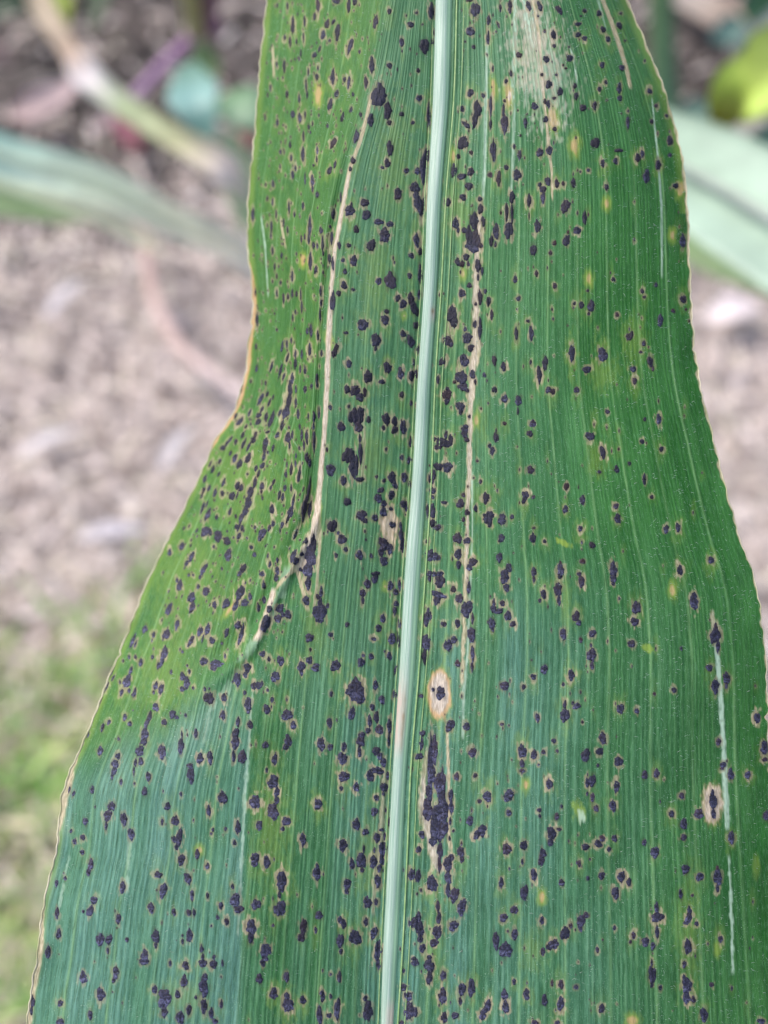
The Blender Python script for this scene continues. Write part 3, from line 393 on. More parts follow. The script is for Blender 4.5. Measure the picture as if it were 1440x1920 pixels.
825,1595,12.5,30 824,1622,8.5,27.5 840,1620,17.5,27.5 840,1645,12.5,25 840,1668,10,27.5 846,1608,10,15 844,1540,5,15 850,1558,4.5,6 843,1572,4,10
791,1565,11,14 785,1593,10,11.5 784,1642,11,24 810,1657,20.5,29 789,1669,5,5.5 782,1676,3.5,5 852,1678,17.5,25,15 866,1701,15.5,32.5,8
850,1736,16.5,20,15 821,1700,7.5,25 823,1722,9,25 820,1748,16.5,27.5,10 814,1768,15,15 784,1720,11,20 788,1742,15,27.5 788,1760,10,17.5
792,1778,11.5,17.5 805,1796,10,10 781,1735,7.5,27.5 856,1456,10,13.5 891,1454,7.5,9 914,1494,15,22.5 899,1502,8.5,7.5 955,1488,17.5,14
952,1495,17.5,15 954,1524,9,12.5 881,1539,12.5,16.5 904,1554,15,15 894,1565,12.5,17.5,20 905,1562,10,15 864,1598,12.5,24 866,1612,7.5,12.5
865,1582,3.5,10 950,1592,15.5,22.5 982,1585,12.5,18 979,1616,5.5,10 955,1629,3.5,6.5 940,1655,9,22.5 1030,1470,11.5,20 1011,1519,8,8.5
1012,1530,5.5,6.5 1044,1531,8.5,12.5 1053,1512,5,7.5 1034,1562,16.5,22.5 1032,1579,10,17.5 1048,1555,9,6.5 1018,1600,11,20 1015,1612,12.5,22.5
1001,1640,12.5,21 1053,1655,10,13.5 1110,1464,14,24,15 1101,1468,7.5,20 1101,1488,4.5,7.5 1111,1495,9,15 1118,1516,10,11 1129,1572,11.5,11
1122,1582,15,12.5,25 1098,1588,15,11 1086,1619,7.5,12.5 1106,1611,3.5,5 1102,1647,7,8 1128,1642,13,12.5 983,1674,15,30 964,1706,14,15
944,1721,14.5,16.5 965,1752,12.5,19 930,1764,12.5,37.5 948,1781,21.5,30 952,1746,3.5,4.5 1016,1726,9,14 1038,1770,17.5,20,30 1029,1776,12.5,10
1018,1784,9,15 1059,1750,16,27.5,20 1070,1736,7,11 1089,1728,15,27.5 1098,1716,9,12.5 1089,1742,6,12.5 1120,1781,6.5,11.5 979,1445,10,7.5
1209,1453,11.5,15 1231,1450,10.5,17.5 1156,1475,11.5,22.5 1149,1511,12.5,22.5 1142,1592,7.5,9 1152,1572,10,12.5 1208,1580,8.5,11 1228,1598,15,22
1259,1526,10.5,11 1278,1492,10,11 1337,1502,16.5,27.5 1338,1525,8.5,22.5 1336,1486,5.5,12.5 1310,1526,19,16.5 1282,1545,14,18.5 1282,1570,11.5,11.5
1285,1630,14,19 1312,1644,13.5,15.5 1346,1645,17.5,27.5 1345,1665,6,17.5 1345,1628,5,12.5 1298,1679,5,5 1276,1676,7,20 1371,1571,12.5,22.5
1370,1452,12.5,20 1402,1453,11,13 1436,1529,10,19 1354,1441,7.5,5 1165,1644,13.5,21.5 1179,1654,10,15 1154,1674,15,22.5 1233,1720,22.5,17.5
1231,1702,8.5,20 1232,1748,8.5,22.5 1291,1720,12.5,27.5,15 1292,1705,6.5,12.5 1285,1730,7.5,7.5 1306,1732,7,9 1152,1740,6,10 1188,1754,7,15
1182,1766,5,6.5 1210,1766,15,16 1224,1774,9,15 1290,1775,15,25 1351,1761,7.5,14 1130,1762,3,4 156,1833,14.7,22 217,1823,11.3,23.3 213,1838,6.7,11.3
189,1864,15.3,25.3 61,1878,8.7,23.3 59,1895,6,16.7 113,1881,10.7,11.3 113,1916,13.3,13.3 169,1903,8.7,18.7 270,1803,16.7,13.3 319,1806,5.3,11.3
348,1810,12,16.7 345,1840,12.7,23.3 380,1806,16.7,13.3 400,1808,12.7,16.7 417,1806,4.7,12 290,1855,10,16.7 308,1872,25.3,33.3 308,1897,13.3,20
333,1865,9.3,16.7 382,1850,16.7,43.3 385,1833,8,20 382,1887,13.3,26.7 367,1870,4.7,8 354,1893,11.3,18 338,1908,14.7,26.7 396,1900,8.7,23.3
403,1915,10,10 415,1883,6.7,16.7 493,1805,9.3,16.7 486,1835,12,20 537,1832,10.7,20 513,1863,15.3,20 540,1883,20,30 538,1868,10,13.3 568,1875,12,14.7
605,1868,8.7,23.3 603,1862,7.3,8.7 620,1868,6,8 620,1827,4.7,5.3 636,1832,8.7,20 632,1893,12.7,36.7 635,1880,6.7,20 617,1904,8.7,9.3
599,1903,11.3,36.7 690,1895,20,36.7 685,1872,8,10 710,1808,8.7,23.3 778,1804,14.7,13.3 803,1810,15.3,23.3 810,1813,10,16.7 805,1833,11.3,26.7
831,1829,10.7,19.3 830,1867,16.7,30 833,1908,13.3,20 853,1904,12,13.3 866,1855,13.3,26.7 863,1877,6.7,16.7 884,1852,14.7,33.3 915,1885,13.3,20,10
905,1903,13.3,20,20 910,1893,10,13.3 946,1865,13.3,20 948,1888,13.3,23.3 757,1851,13.3,12 765,1868,15.3,16.7 767,1895,20,33.3 777,1897,13.3,16.7
757,1820,4.7,8.7 753,1917,8.7,6.7 964,1841,7.3,11.3 987,1864,12.7,20 1021,1876,12,21.3 1035,1843,5.3,11.3 1052,1846,10.7,16.7 1080,1851,7.3,9.3
1051,1882,14,25.3 1128,1891,11.3,16.7 1223,1828,16.7,30 1222,1805,4.7,13.3 1222,1845,6.7,13.3 1238,1852,6.7,9.3 1288,1848,20,26.7 1287,1870,13.3,26.7
1282,1833,5.3,13.3 1283,1808,8,13.3 1300,1874,8.7,13.3 1334,1846,8,9.3 1372,1853,4,8.7 1320,1903,15.3,26.7 1427,1915,13.3,10 1003,1917,13.3,8
1045,1917,10,6.7
'''   # tar spots: x, y, width, height, lean; in picture units on the blade
SP = []
for t_ in SPOTS.split():
    v_ = [float(q) for q in t_.split(',')]
    SP.append(v_ if len(v_) == 5 else v_+[0.0])
SP += [[807,1440,10,130,0],[829,1500,15,120,1],[815,1550,16,80,0]]
SP = [[p[0], p[1], p[2]*(.82 if s_of(np.array(p[0]), np.array(p[1])) < SK and p[1] < 1000 else 1.01)+.4, p[3]*1.03+.6, p[4]] for p in SP]
SP = [p for p in SP if -1.02 < float(s_of(np.array(p[0]), np.array(p[1]))) < 0.998]
for k_ in range(1050):
    yy_ = random.uniform(-40, 1960); ss_ = random.uniform(-.97, -.40) if k_ < 430 else random.uniform(-.97, .6) if random.random() < .7 else random.uniform(.03, .97)
    if k_ < 430: yy_ = random.uniform(-40, 1200)
    ww_ = random.uniform(1.3, 3.0)*(.8 if ss_ < SK and yy_ < 900 else 1)
    lean_ = 22*float(sstep(720, 800, np.array(yy_)))*float(sstep(1300, 1100, np.array(yy_))) if ss_ < SK else 0
    SP.append([float(px_of(np.array(ss_), np.array(yy_))), yy_, ww_, ww_*random.uniform(1.2, 3.2), lean_])
fringe = np.zeros((NR, NC))
for i_, (cx, cy, w_, h_, ti) in enumerate(SP):
    r = random.random(); big = min(1.0, math.sqrt(w_*h_)/16)
    lo = 1-.45*float(sstep(500, 250, np.array(cx))*sstep(1250, 1400, np.array(cy)))
    sm = min(1.0, w_*h_/70)
    w2 = w_+1.6+(1.2+2.2*r)*(.4+.6*sm); h2 = h_+3+5*r*(.4+.6*sm)
    blob(fringe, cx, cy, w_+2.2, h_+3.0, ti, .62, .4, .6, 1.9)
    if random.random() < .16: continue
    blob(tan, cx+random.uniform(-.8, .8), cy+random.uniform(-1.5, 1.5), w2, h2, ti, (0.25+0.65*r)*(0.45+0.55*big)*lo, 0.26, 0.85, 1.8)
    if random.random() < 0.5:
        blob(yel, cx, cy+random.uniform(-4, 6), w2+4+6*r, h2+12+22*random.random(), ti, (0.10+0.35*random.random()*big)*lo, 0.6, 0.8)
# dead veins and scars: (x, y, width)
streak(tan, [(700,165,9),(690,210,7),(676,262,7),(655,320,9),(640,400,9),(626,480,9),(620,560,8),(616,640,12),(613,720,10),(609,800,9),(602,880,10),(595,950,12),(590,1000,20),(572,1050,34),(560,1075,18)], 1.0, .35)
streak(tan, [(600,985,8),(598,1040,6),(594,1100,6),(588,1150,7)], .8)
streak(tan, [(556,1058,14),(562,1085,7),(572,1120,8),(578,1150,7)], .9)
streak(pale, [(548,1055,20),(535,1085,30),(520,1115,30),(505,1150,34),(490,1180,30),(474,1215,30),(450,1245,24)], .38, 1.2)
streak(tan, [(585,990,10),(566,1045,16),(545,1075,12),(527,1090,9),(515,1110,9)], .9, .8)
streak(tan, [(515,1100,10),(503,1140,12),(490,1180,16),(478,1205,18)], 1.0)
streak(tan, [(902,368,6),(900,400,11),(896,440,17),(892,500,16),(894,560,11),(892,620,15),(888,680,17),(882,760,13),(880,850,9),(877,950,8),(876,1010,8),(872,1080,9),(872,1150,12),(868,1220,9),(866,1290,5)], .85, 1.2)
streak(pale, [(914,60,7),(911,180,8),(908,330,9),(905,380,8)], .75)
streak(pale, [(884,880,6),(886,1000,4),(876,1230,7),(869,1300,9),(868,1390,6)], .8)
streak(pale, [(963,-40,18),(966,20,12),(966,90,14),(962,160,14),(964,210,9),(962,300,8),(958,370,6)], .62)
streak(pale, [(985,-60,34),(990,0,34),(993,40,32),(998,75,22),(1004,100,10)], 1.0, .5)
blob(pale, 1012, 125, 92, 170, -10, .40, .6, 1.1)
blob(pale, 1046, 130, 40, 90, -12, .42, .6, 1.1)
blob(tan, 1000, 95, 44, 110, -4, .30, .5, 1.0)
streak(tan, [(992,-40,6),(1003,20,7),(1010,60,6),(1015,120,6),(1019,170,5),(1026,240,6),(1034,320,5),(1036,380,3)], .95)
streak(pale, [(1068,85,5),(1078,120,7),(1083,170,5)], .9)
streak(tan, [(1118,-40,8),(1130,0,8),(1148,45,9),(1163,90,9),(1176,135,8),(1183,170,7)], 1.0, .2)
streak(pale, [(1110,-40,7),(1124,10,8),(1138,60,4)], .6)
streak(pale, [(1222,180,4),(1234,300,5),(1240,380,6),(1241,450,6),(1241,525,5)], .95, .3)
streak(pale, [(1336,1150,7),(1344,1225,10),(1351,1300,12),(1357,1400,13),(1361,1500,13),(1364,1560,11)], 1.2, .5)
streak(pale, [(1366,1600,5),(1368,1640,9),(1372,1720,7),(1374,1830,6)], .95, .9)
streak(tan, [(1334,1140,6),(1338,1170,10),(1340,1190,12)], .8)
streak(tan, [(511,78,4),(514,150,5)], .9); streak(pale, [(489,400,5),(497,460,5),(503,560,4)], .8)
streak(tan, [(525,400,4),(531,440,5),(536,470,4)], .8)
streak(pale, [(474,1290,5),(467,1390,8),(460,1480,9),(456,1560,8),(452,1640,7),(446,1760,6)], .6, .9)
streak(pale, [(452,1250,20),(430,1290,24),(395,1330,14),(380,1400,8)], .28, 1.2)
streak(pale, [(130,1600,5),(115,1680,8),(105,1740,6)], .5, 1.2)
streak(pale, [(245,1560,10),(240,1620,14),(236,1680,8)], .4, 1.2)
streak(pale, [(512,770,3),(566,850,3),(566,900,3)], .3)
for x0 in (640, 1165, 1110, 1000): pass
streak(tan, [(838,1355,5),(841,1450,6),(842,1560,6),(846,1600,9)], .95, .3)
streak(tan, [(800,1395,6),(796,1450,10),(791,1500,16),(799,1545,16),(812,1590,22),(826,1640,17)], .6, 1.3)
streak(tan, [(722,1440,6),(716,1520,10),(712,1600,14),(703,1650,10),(700,1720,7)], .6, 1.0)
streak(tan, [(664,770,8),(684,800,5),(682,860,5),(677,910,5)], .55)
streak(tan, [(551,690,10),(538,745,16),(526,800,12)], .75, .7)
streak(tan, [(480,905,5),(468,950,18),(452,985,12)], .5, .8)
streak(tan, [(800,330,7),(795,380,12),(790,430,9)], .8, .8)
blob(tan, 731, 985, 34, 76, 0, .95, .25, .6); blob(org, 731, 985, 34, 76, 0, .35, .3, .5)
for a_ in [(596,178,13,38,4,.95),(1036,222,20,48,-8,.8),(953,178,15,44,-2,.8),(925,165,7,36,-6,.9),(925,160,6,30,0,.9),(1077,272,16,34,0,.85),(1138,382,9,17,0,.85),(1104,522,9,20,0,.9),
           (1261,441,8,16,0,.8),(1276,355,15,24,0,.9),(1261,1108,12,22,0,.8),(986,1472,8,16,0,1),(1016,1682,10,18,0,.9),(1185,1914,22,18,0,1),(568,487,8,20,0,1.1),(430,1144,9,26,35,1),
           (448,1118,6,20,35,.8),(374,1594,12,12,20,.8),(893,788,9,22,0,.7),(722,1100,5,5,0,.6),(868,512,8,16,0,.6),(618,640,8,26,-20,.6),(595,960,6,40,0,.5),(578,490,6,12,0,.5),(758,592,5,5,0,.3),(850,292,6,20,0,.8)]:
    blob(org, a_[0], a_[1], a_[2]*.85, a_[3]*.9, a_[4], min(a_[5], 1)*.75, .5, .6)
    blob(tan, a_[0], a_[1], a_[2]*.8, a_[3]*.8, a_[4], .5, .4, .3)
    blob(yel, a_[0], a_[1], a_[2]+9, a_[3]+16, a_[4], .8, .5, .4)
blob(org, 824, 1302, 44, 94, 0, 1, .12, .12); blob(tan, 824, 1302, 42, 90, 0, 1, .1, .12); blob(yel, 824, 1302, 52, 104, 0, .6, .25)
EYE = np.zeros((NR, NC)); blob(EYE, 824, 1300, 33, 76, 0, 1, .2, .15)
org -= EYE*.92
pink = EYE.copy(); blob(pink, 1010, 110, 84, 190, -9, .42, .7, 1.3); blob(pink, 1335, 1507, 32, 64, 0, .8, .25, .4); blob(pink, 731, 985, 26, 60, 0, .5, .4, .6); blob(pink, 955, 180, 6, 18, 0, 1)
streak(pink, [(655,320,5),(640,400,6),(626,480,6),(620,560,6),(616,640,8),(613,720,7),(609,800,7),(602,880,7),(595,950,9),(588,1000,14),(572,1050,26),(560,1075,12)], .8, .5)
streak(pink, [(515,1100,8),(503,1140,8),(490,1180,12),(478,1205,12)], .9); streak(pink, [(900,400,5),(893,500,9),(892,640,10),(884,740,9),(879,900,5),(874,1100,5)], .6, 1.2)
streak(pink, [(795,1450,6),(792,1500,10),(812,1590,18),(826,1640,12)], .7, .8)
blob(tan, 1335, 1507, 36, 72, 0, 1, .2, .3); blob(org, 1335, 1507, 40, 76, 0, .35, .3, .3)
blob(pale, 1089, 1530, 12, 28, -14, .8, .4, .7); blob(yel, 1085, 1520, 20, 36, -14, 1.0, .5, .6)
blob(yel, 1058, 1018, 30, 11, 25, 1.0, .4, .6); blob(yel, 1216, 1216, 24, 14, 20, 1.0, .4, .6)
blob(yel, 1418, 1625, 14, 40, 0, .5, .5); blob(yel, 1345, 1778, 14, 34, 0, .8, .5)
for cx, cy, w_, h_ in [(735,300,60,200),(705,520,50,160),(690,850,60,120),(860,400,50,120),(780,860,20,120),(1130,700,50,60),(1190,640,40,80),(1120,860,36,60),(890,790,40,80),(905,930,60,60),(1060,1130,20,80),(590,1170,40,120),
                        (510,1550,60,200),(310,1250,90,160),(350,1080,120,200),(450,900,120,200),(340,1870,80,60),(1290,1750,40,200),(1000,1780,40,60),(700,1620,70,120),(810,1780,40,120)]:
    blob(yel, cx, cy, w_, h_, 0, .35, .8, .8)
# the bleached patch follows the veins
zn = sstep(240, 200, Y)*(PX > 940)*(PX < 1105); vn = sstep(.25, .7, .6*vnoise(S*120, Y/90, 81)+.4*N2)
pale = np.where(zn > .5, pale*(.25+1.0*vn), pale); pink = np.where(zn > .5, pink*(.3+1.1*(1-vn)), pink)
# bleached margins
ex = PX-px_of(-np.ones_like(S), Y); exr = px_of(np.ones_like(S), Y)-PX
wl = np.interp(ys, [0,480,520,700,800,860,1380,1425,1470,1530,1560,1700,1760,1860,2040], [0,0,5,7,6,0,0,4,15,12,2,1,10,11,6])[:, None]
tan = np.maximum(tan, 1-sstep(wl*.6, wl+.6, ex+(N1-.5)*3)) * np.where((wl < .5) & (ex < 2), 0.5, 1)
org = np.maximum(org, np.where((Y > 480) & (Y < 840), 0.8*(1-sstep(wl*.9, wl+2, ex+(N1-.5)*3)), 0))
wr = (np.interp(ys, [-120,50,90,150,400,900,1100,2040], [1,2,6,4.5,5,3.5,1.8,1.2])*(.1+1.1*vnoise(ys/19, ys*0, 51)))[:, None]
tan = np.maximum(tan, .95*(1-sstep(wr*.5, wr+1.2, exr+(N1-.5)*4)))
yel = np.maximum(yel, .5*(1-sstep(4, 22, exr))*(Y < 400)); yel = np.maximum(yel, .5*(1-sstep(4, 16, ex)))
# sky sheen painted as colour: bluish on the lower left, weaker to the right and on the rolled side
sky_sheen = sstep(-45, 80, Y-bend(PX))*sstep(640, 300, PX-(Y-1300)*.02)*0.95
sky_sheen = np.maximum(sky_sheen, 0.42*np.exp(-((PX-760-0.1*(Y-960))/250)**2)*sstep(1500, 1200, Y)*sstep(SK-.08, SK+.04, S))
sky_sheen = np.maximum(sky_sheen, 0.25*sstep(SK-.06, SK+.05, S)*sstep(.10, -.02, S)*sstep(1350, 1150, Y)); sky_sheen = np.maximum(sky_sheen, .38*sstep(1.0,.0,S)*sstep(600,200,Y)*(S>0))
sky_sheen = np.maximum(sky_sheen, 0.80*sstep(900, 1300, Y)*np.exp(-((PX-850)/300)**2))
sky_sheen *= 0.45+0.9*vnoise(S*17, Y/260, 9)
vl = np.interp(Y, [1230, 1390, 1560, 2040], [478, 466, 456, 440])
sky_sheen *= 1-.55*sstep(-2, 12, PX-vl)*sstep(120, 20, PX-vl)*sstep(1280, 1400, Y)
sky_sheen = np.clip(sky_sheen+.35*sstep(-75, -10, PX-vl)*sstep(3, -1, PX-vl)*sstep(1280, 1400, Y), 0, 1)
lit_through = sstep(SK+.10, SK-.16, S)*sstep(45, -75, Y-bend(PX))*(.55+.5*vnoise(S*9, Y/200, 71))
sage = np.maximum(.85*sstep(SK-.08, SK+.03, S)*sstep(.12, 0, S)*sstep(1500, 1100, Y), .55*(S > 0)*sstep(.75, .1, S)*sstep(1200, 500, Y))
sage = np.maximum(sage, .5*(S > 0)*sstep(330, 60, Y))*(.6+.6*vnoise(S*13+9, Y/230, 72)); sage = np.clip(sage, 0, 1)                     # the rolled side's yellow-green is light through the blade, painted as colour
print('spots', len(SP))

# ------------------------------------------------------------------ materials
def leaf_mat():
    m = NT('maize_leaf_tissue')
    P = m.attr('pig'); Q = m.attr('pig2'); sx = m.n('ShaderNodeSeparateColor'); m.l(P.outputs['Color'], sx.inputs[0])
    sq = m.n('ShaderNodeSeparateColor'); m.l(Q.outputs['Color'], sq.inputs[0])
    tn, ye, pa = sx.outputs; og, bl, fl = sq.outputs
    uv = m.n('ShaderNodeUVMap').outputs[0]; su = m.n('ShaderNodeSeparateXYZ'); m.l(uv, su.inputs[0])
    U, Vv = su.outputs[0], su.outputs[1]
    L = m.attr('veins'); sv_ = m.n('ShaderNodeSeparateColor'); m.l(L.outputs['Color'], sv_.inputs[0]); fine, major, near = sv_.outputs
    streaks = m.noise(m.scale(uv, (150, 9, 1)), 1.0, 4, .6)
    streak2 = m.noise(m.scale(uv, (420, 60, 1)), 1.0, 3, .6)
    cells = m.noise(m.scale(uv, (900, 420, 1)), 1.0, 2, .6)
    patch = m.noise(m.scale(uv, (16, 3.5, 1)), 1.0, 5, .6)
    deep = (0.012, 0.098, 0.006); mid = (0.046, 0.180, 0.038)
    c = m.mix(m.ramp(patch, .3, .7), deep, mid)
    c = m.mix(m.math('MULTIPLY', bl, .85), c, (0.112, 0.272, 0.250))  # bluish sheen of the sky mixed into the base colour
    c = m.mix(m.math('MULTIPLY', fl, .70), c, (0.080, 0.190, 0.045))  # glow of light through the rolled side, put into the colour
    P3 = m.attr('pig3'); s3 = m.n('ShaderNodeSeparateColor'); m.l(P3.outputs['Color'], s3.inputs[0])
    c = m.mix(m.math('MULTIPLY', s3.outputs[2], .85), c, (0.098, 0.240, 0.118))
    # pale fine veins, darker tissue between
    f1 = m.math('MULTIPLY', fine, m.ramp(streaks, .25, .75))
    amt = m.math('MULTIPLY', f1, m.math('ADD', .06, m.math('MULTIPLY', near, .58)))
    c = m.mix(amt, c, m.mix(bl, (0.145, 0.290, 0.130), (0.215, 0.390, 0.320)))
    dk = m.math('MULTIPLY', m.math('SUBTRACT', 1.0, fine), m.math('MULTIPLY', m.ramp(streaks, .85, .25), m.math('ADD', .12, m.math('MULTIPLY', near, .85))))
    c = m.mix(m.math('MULTIPLY', dk, .8), c, (0.012, 0.058, 0.018))
    c = m.mix(m.math('MULTIPLY', major, .62), c, (0.21, 0.38, 0.17))
    c = m.mix(m.math('MULTIPLY', m.ramp(streak2, .48, .72), .42), c, (0.15, 0.32, 0.19))
    s3_ = m.noise(m.scale(uv, (300, 22, 1)), 1.0, 4, .65)
    c = m.mix(m.math('MULTIPLY', m.ramp(s3_, .52, .34), .65), c, (0.016, 0.070, 0.022))
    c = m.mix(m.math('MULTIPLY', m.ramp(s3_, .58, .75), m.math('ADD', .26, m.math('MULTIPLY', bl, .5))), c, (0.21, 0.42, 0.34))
    c = m.mix(m.math('MULTIPLY', m.ramp(cells, .35, .65), .26), c, (0.015, 0.065, 0.02))
    # yellowing, bleaching, dead tissue
    ye2 = m.math('MULTIPLY', ye, m.math('ADD', .55, m.math('MULTIPLY', streaks, .6)))
    c = m.mix(ye2, c, (0.215, 0.310, 0.055))
    pa2 = m.math('MULTIPLY', pa, m.math('ADD', .6, m.math('MULTIPLY', streak2, .6)))
    c = m.mix(pa2, c, (0.42, 0.56, 0.46))
    tcol = m.mix(m.ramp(streak2, .3, .75), (0.27, 0.225, 0.135), (0.64, 0.55, 0.41))
    c = m.mix(m.math('MULTIPLY', tn, m.math('ADD', .72, m.math('MULTIPLY', streaks, .5))), c, tcol)
    c = m.mix(m.math('MULTIPLY', og, m.math('ADD', .35, m.math('MULTIPLY', streak2, .6))), c, (0.54, 0.29, 0.13))
    c = m.mix(m.math('MULTIPLY', s3.outputs[0], .92), c, m.mix(m.ramp(streak2, .3, .7), (0.34, 0.27, 0.225), (0.68, 0.60, 0.55)))
    c = m.mix(m.math('MULTIPLY', s3.outputs[1], .72), c, (0.060, 0.045, 0.040))
    # dust and scurf
    dust = m.noise(m.scale(uv, (330, 300, 1)), 1.0, 3, .7)
    dmask = m.ramp(m.noise(m.scale(uv, (17, 13, 1)), 1.0, 3, .6), .5, .75)
    dd = m.math('MULTIPLY', m.ramp(dust, .58, .70), m.math('ADD', .22, m.math('MULTIPLY', dmask, .75)))
    c = m.mix(dd, c, (0.44, 0.60, 0.50))
    pr = m.n('ShaderNodeBsdfPrincipled'); m.l(c, pr.inputs['Base Color'])
    rg = m.math('ADD', .36, m.math('MULTIPLY', streaks, .22)); m.l(m.math('ADD', rg, m.math('MULTIPLY', tn, .25)), pr.inputs['Roughness'])
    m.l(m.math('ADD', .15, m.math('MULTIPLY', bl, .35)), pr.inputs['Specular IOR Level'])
    tr = m.n('ShaderNodeBsdfTranslucent')
    tc = m.mix(1.0, c, (1.7, 1.9, 0.75), 'MULTIPLY'); m.l(tc, tr.inputs[0])
    bh = m.math('ADD', m.math('MULTIPLY', streak2, .5), m.math('MULTIPLY', cells, .5))
    bh = m.math('ADD', bh, m.math('MULTIPLY', fine, .5))
    bp = m.n('ShaderNodeBump'); bp.inputs['Strength'].default_value = .55; bp.inputs['Distance'].default_value = 0.00009
    m.l(bh, bp.inputs['Height']); m.l(bp.outputs[0], pr.inputs['Normal'])
    mx = m.n('ShaderNodeMixShader'); mx.inputs[0].default_value = .22
    m.l(pr.outputs[0], mx.inputs[1]); m.l(tr.outputs[0], mx.inputs[2]); m.l(mx.outputs[0], m.out.inputs[0])
    return m.m
def spot_mat():
    m = NT('tar_spot_crust')
    g = m.n('ShaderNodeTexCoord').outputs['Object']
    n = m.noise(g, 3600, 5, .75); a = m.attr('tint'); sa_ = m.n('ShaderNodeSeparateColor'); m.l(a.outputs['Color'], sa_.inputs[0])
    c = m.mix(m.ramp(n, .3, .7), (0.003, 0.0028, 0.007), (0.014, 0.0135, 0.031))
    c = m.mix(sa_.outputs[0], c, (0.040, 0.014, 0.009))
    c = m.mix(m.math('MULTIPLY', sa_.outputs[1], m.ramp(n, .38, .62)), c, (0.13, 0.135, 0.245))  # blue-grey sky shine on the crust, painted in
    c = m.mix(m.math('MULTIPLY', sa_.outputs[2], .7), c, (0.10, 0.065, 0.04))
    pr = m.n('ShaderNodeBsdfPrincipled'); m.l(c, pr.inputs['Base Color']); pr.inputs['Roughness'].default_value = .34
    pr.inputs['Specular IOR Level'].default_value = .30
    bp = m.n('ShaderNodeBump'); bp.inputs['Strength'].default_value = 1.0; bp.inputs['Distance'].default_value = 0.00016
    m.l(n, bp.inputs['Height']); m.l(bp.outputs[0], pr.inputs['Normal']); m.l(pr.outputs[0], m.out.inputs[0])
    return m.m
def rib_mat():
    m = NT('midrib_tissue')
    uv = m.n('ShaderNodeUVMap').outputs[0]; su = m.n('ShaderNodeSeparateXYZ'); m.l(uv, su.inputs[0])
    st = m.noise(m.scale(uv, (22, 5, 1)), 1.0, 5, .7); fi_ = m.noise(m.scale(uv, (9, 230, 1)), 1.0, 3, .6)
    c = m.mix(m.ramp(st, .40, .62), (0.21, 0.325, 0.245), (0.39, 0.495, 0.41))
    c = m.mix(m.ramp(su.outputs[0], .50, .80), c, (0.235, 0.400, 0.235))
    c = m.mix(m.ramp(su.outputs[0], .90, .98), c, (0.12, 0.27, 0.09))
    a = m.attr('stain'); sa_ = m.n('ShaderNodeSeparateColor'); m.l(a.outputs['Color'], sa_.inputs[0])
    c = m.mix(sa_.outputs[0], c, (0.48, 0.37, 0.31)); c = m.mix(sa_.outputs[1], c, (0.19, 0.115, 0.04))
    c = m.mix(m.math('MULTIPLY', m.ramp(fi_, .62, .75), .3), c, (0.62, 0.70, 0.58))
    sp_ = m.noise(m.scale(uv, (14, 160, 1)), 1.0, 1, .5)
    c = m.mix(m.math('MULTIPLY', m.ramp(sp_, .80, .84), .7), c, (0.10, 0.09, 0.07))
    pr = m.n('ShaderNodeBsdfPrincipled'); m.l(c, pr.inputs['Base Color']); pr.inputs['Roughness'].default_value = .42
    pr.inputs['Subsurface Weight'].default_value = .0
    bp = m.n('ShaderNodeBump'); bp.inputs['Strength'].default_value = .5; bp.inputs['Distance'].default_value = 0.00008
    m.l(st, bp.inputs['Height']); m.l(bp.outputs[0], pr.inputs['Normal']); m.l(pr.outputs[0], m.out.inputs[0])
    return m.m
def soft_mat(name, ca, cb, scale=(40, 40, 40), rough=.6, trans=0.0, attr=None, bump=0.0):
    m = NT(name)
    g = m.n('ShaderNodeTexCoord').outputs['Object']
    n = m.noise(m.scale(g, scale), 1.0, 4, .6)
    c = m.mix(m.ramp(n, .3, .7), ca, cb)
    if attr: c = m.mix(1.0, c, m.attr(attr).outputs['Color'], 'MULTIPLY')
    pr = m.n('ShaderNodeBsdfPrincipled'); m.l(c, pr.inputs['Base Color']); pr.inputs['Roughness'].default_value = rough
    if bump:
        bp = m.n('ShaderNodeBump'); bp.inputs['Strength'].default_value = .8; bp.inputs['Distance'].default_value = bump
        m.l(n, bp.inputs['Height']); m.l(bp.outputs[0], pr.inputs['Normal'])
    if trans:
        tr = m.n('ShaderNodeBsdfTranslucent'); m.l(c, tr.inputs[0]); mx = m.n('ShaderNodeMixShader'); mx.inputs[0].default_value = trans
        m.l(pr.outputs[0], mx.inputs[1]); m.l(tr.outputs[0], mx.inputs[2]); m.l(mx.outputs[0], m.out.inputs[0])
    else: m.l(pr.outputs[0], m.out.inputs[0])
    return m.m

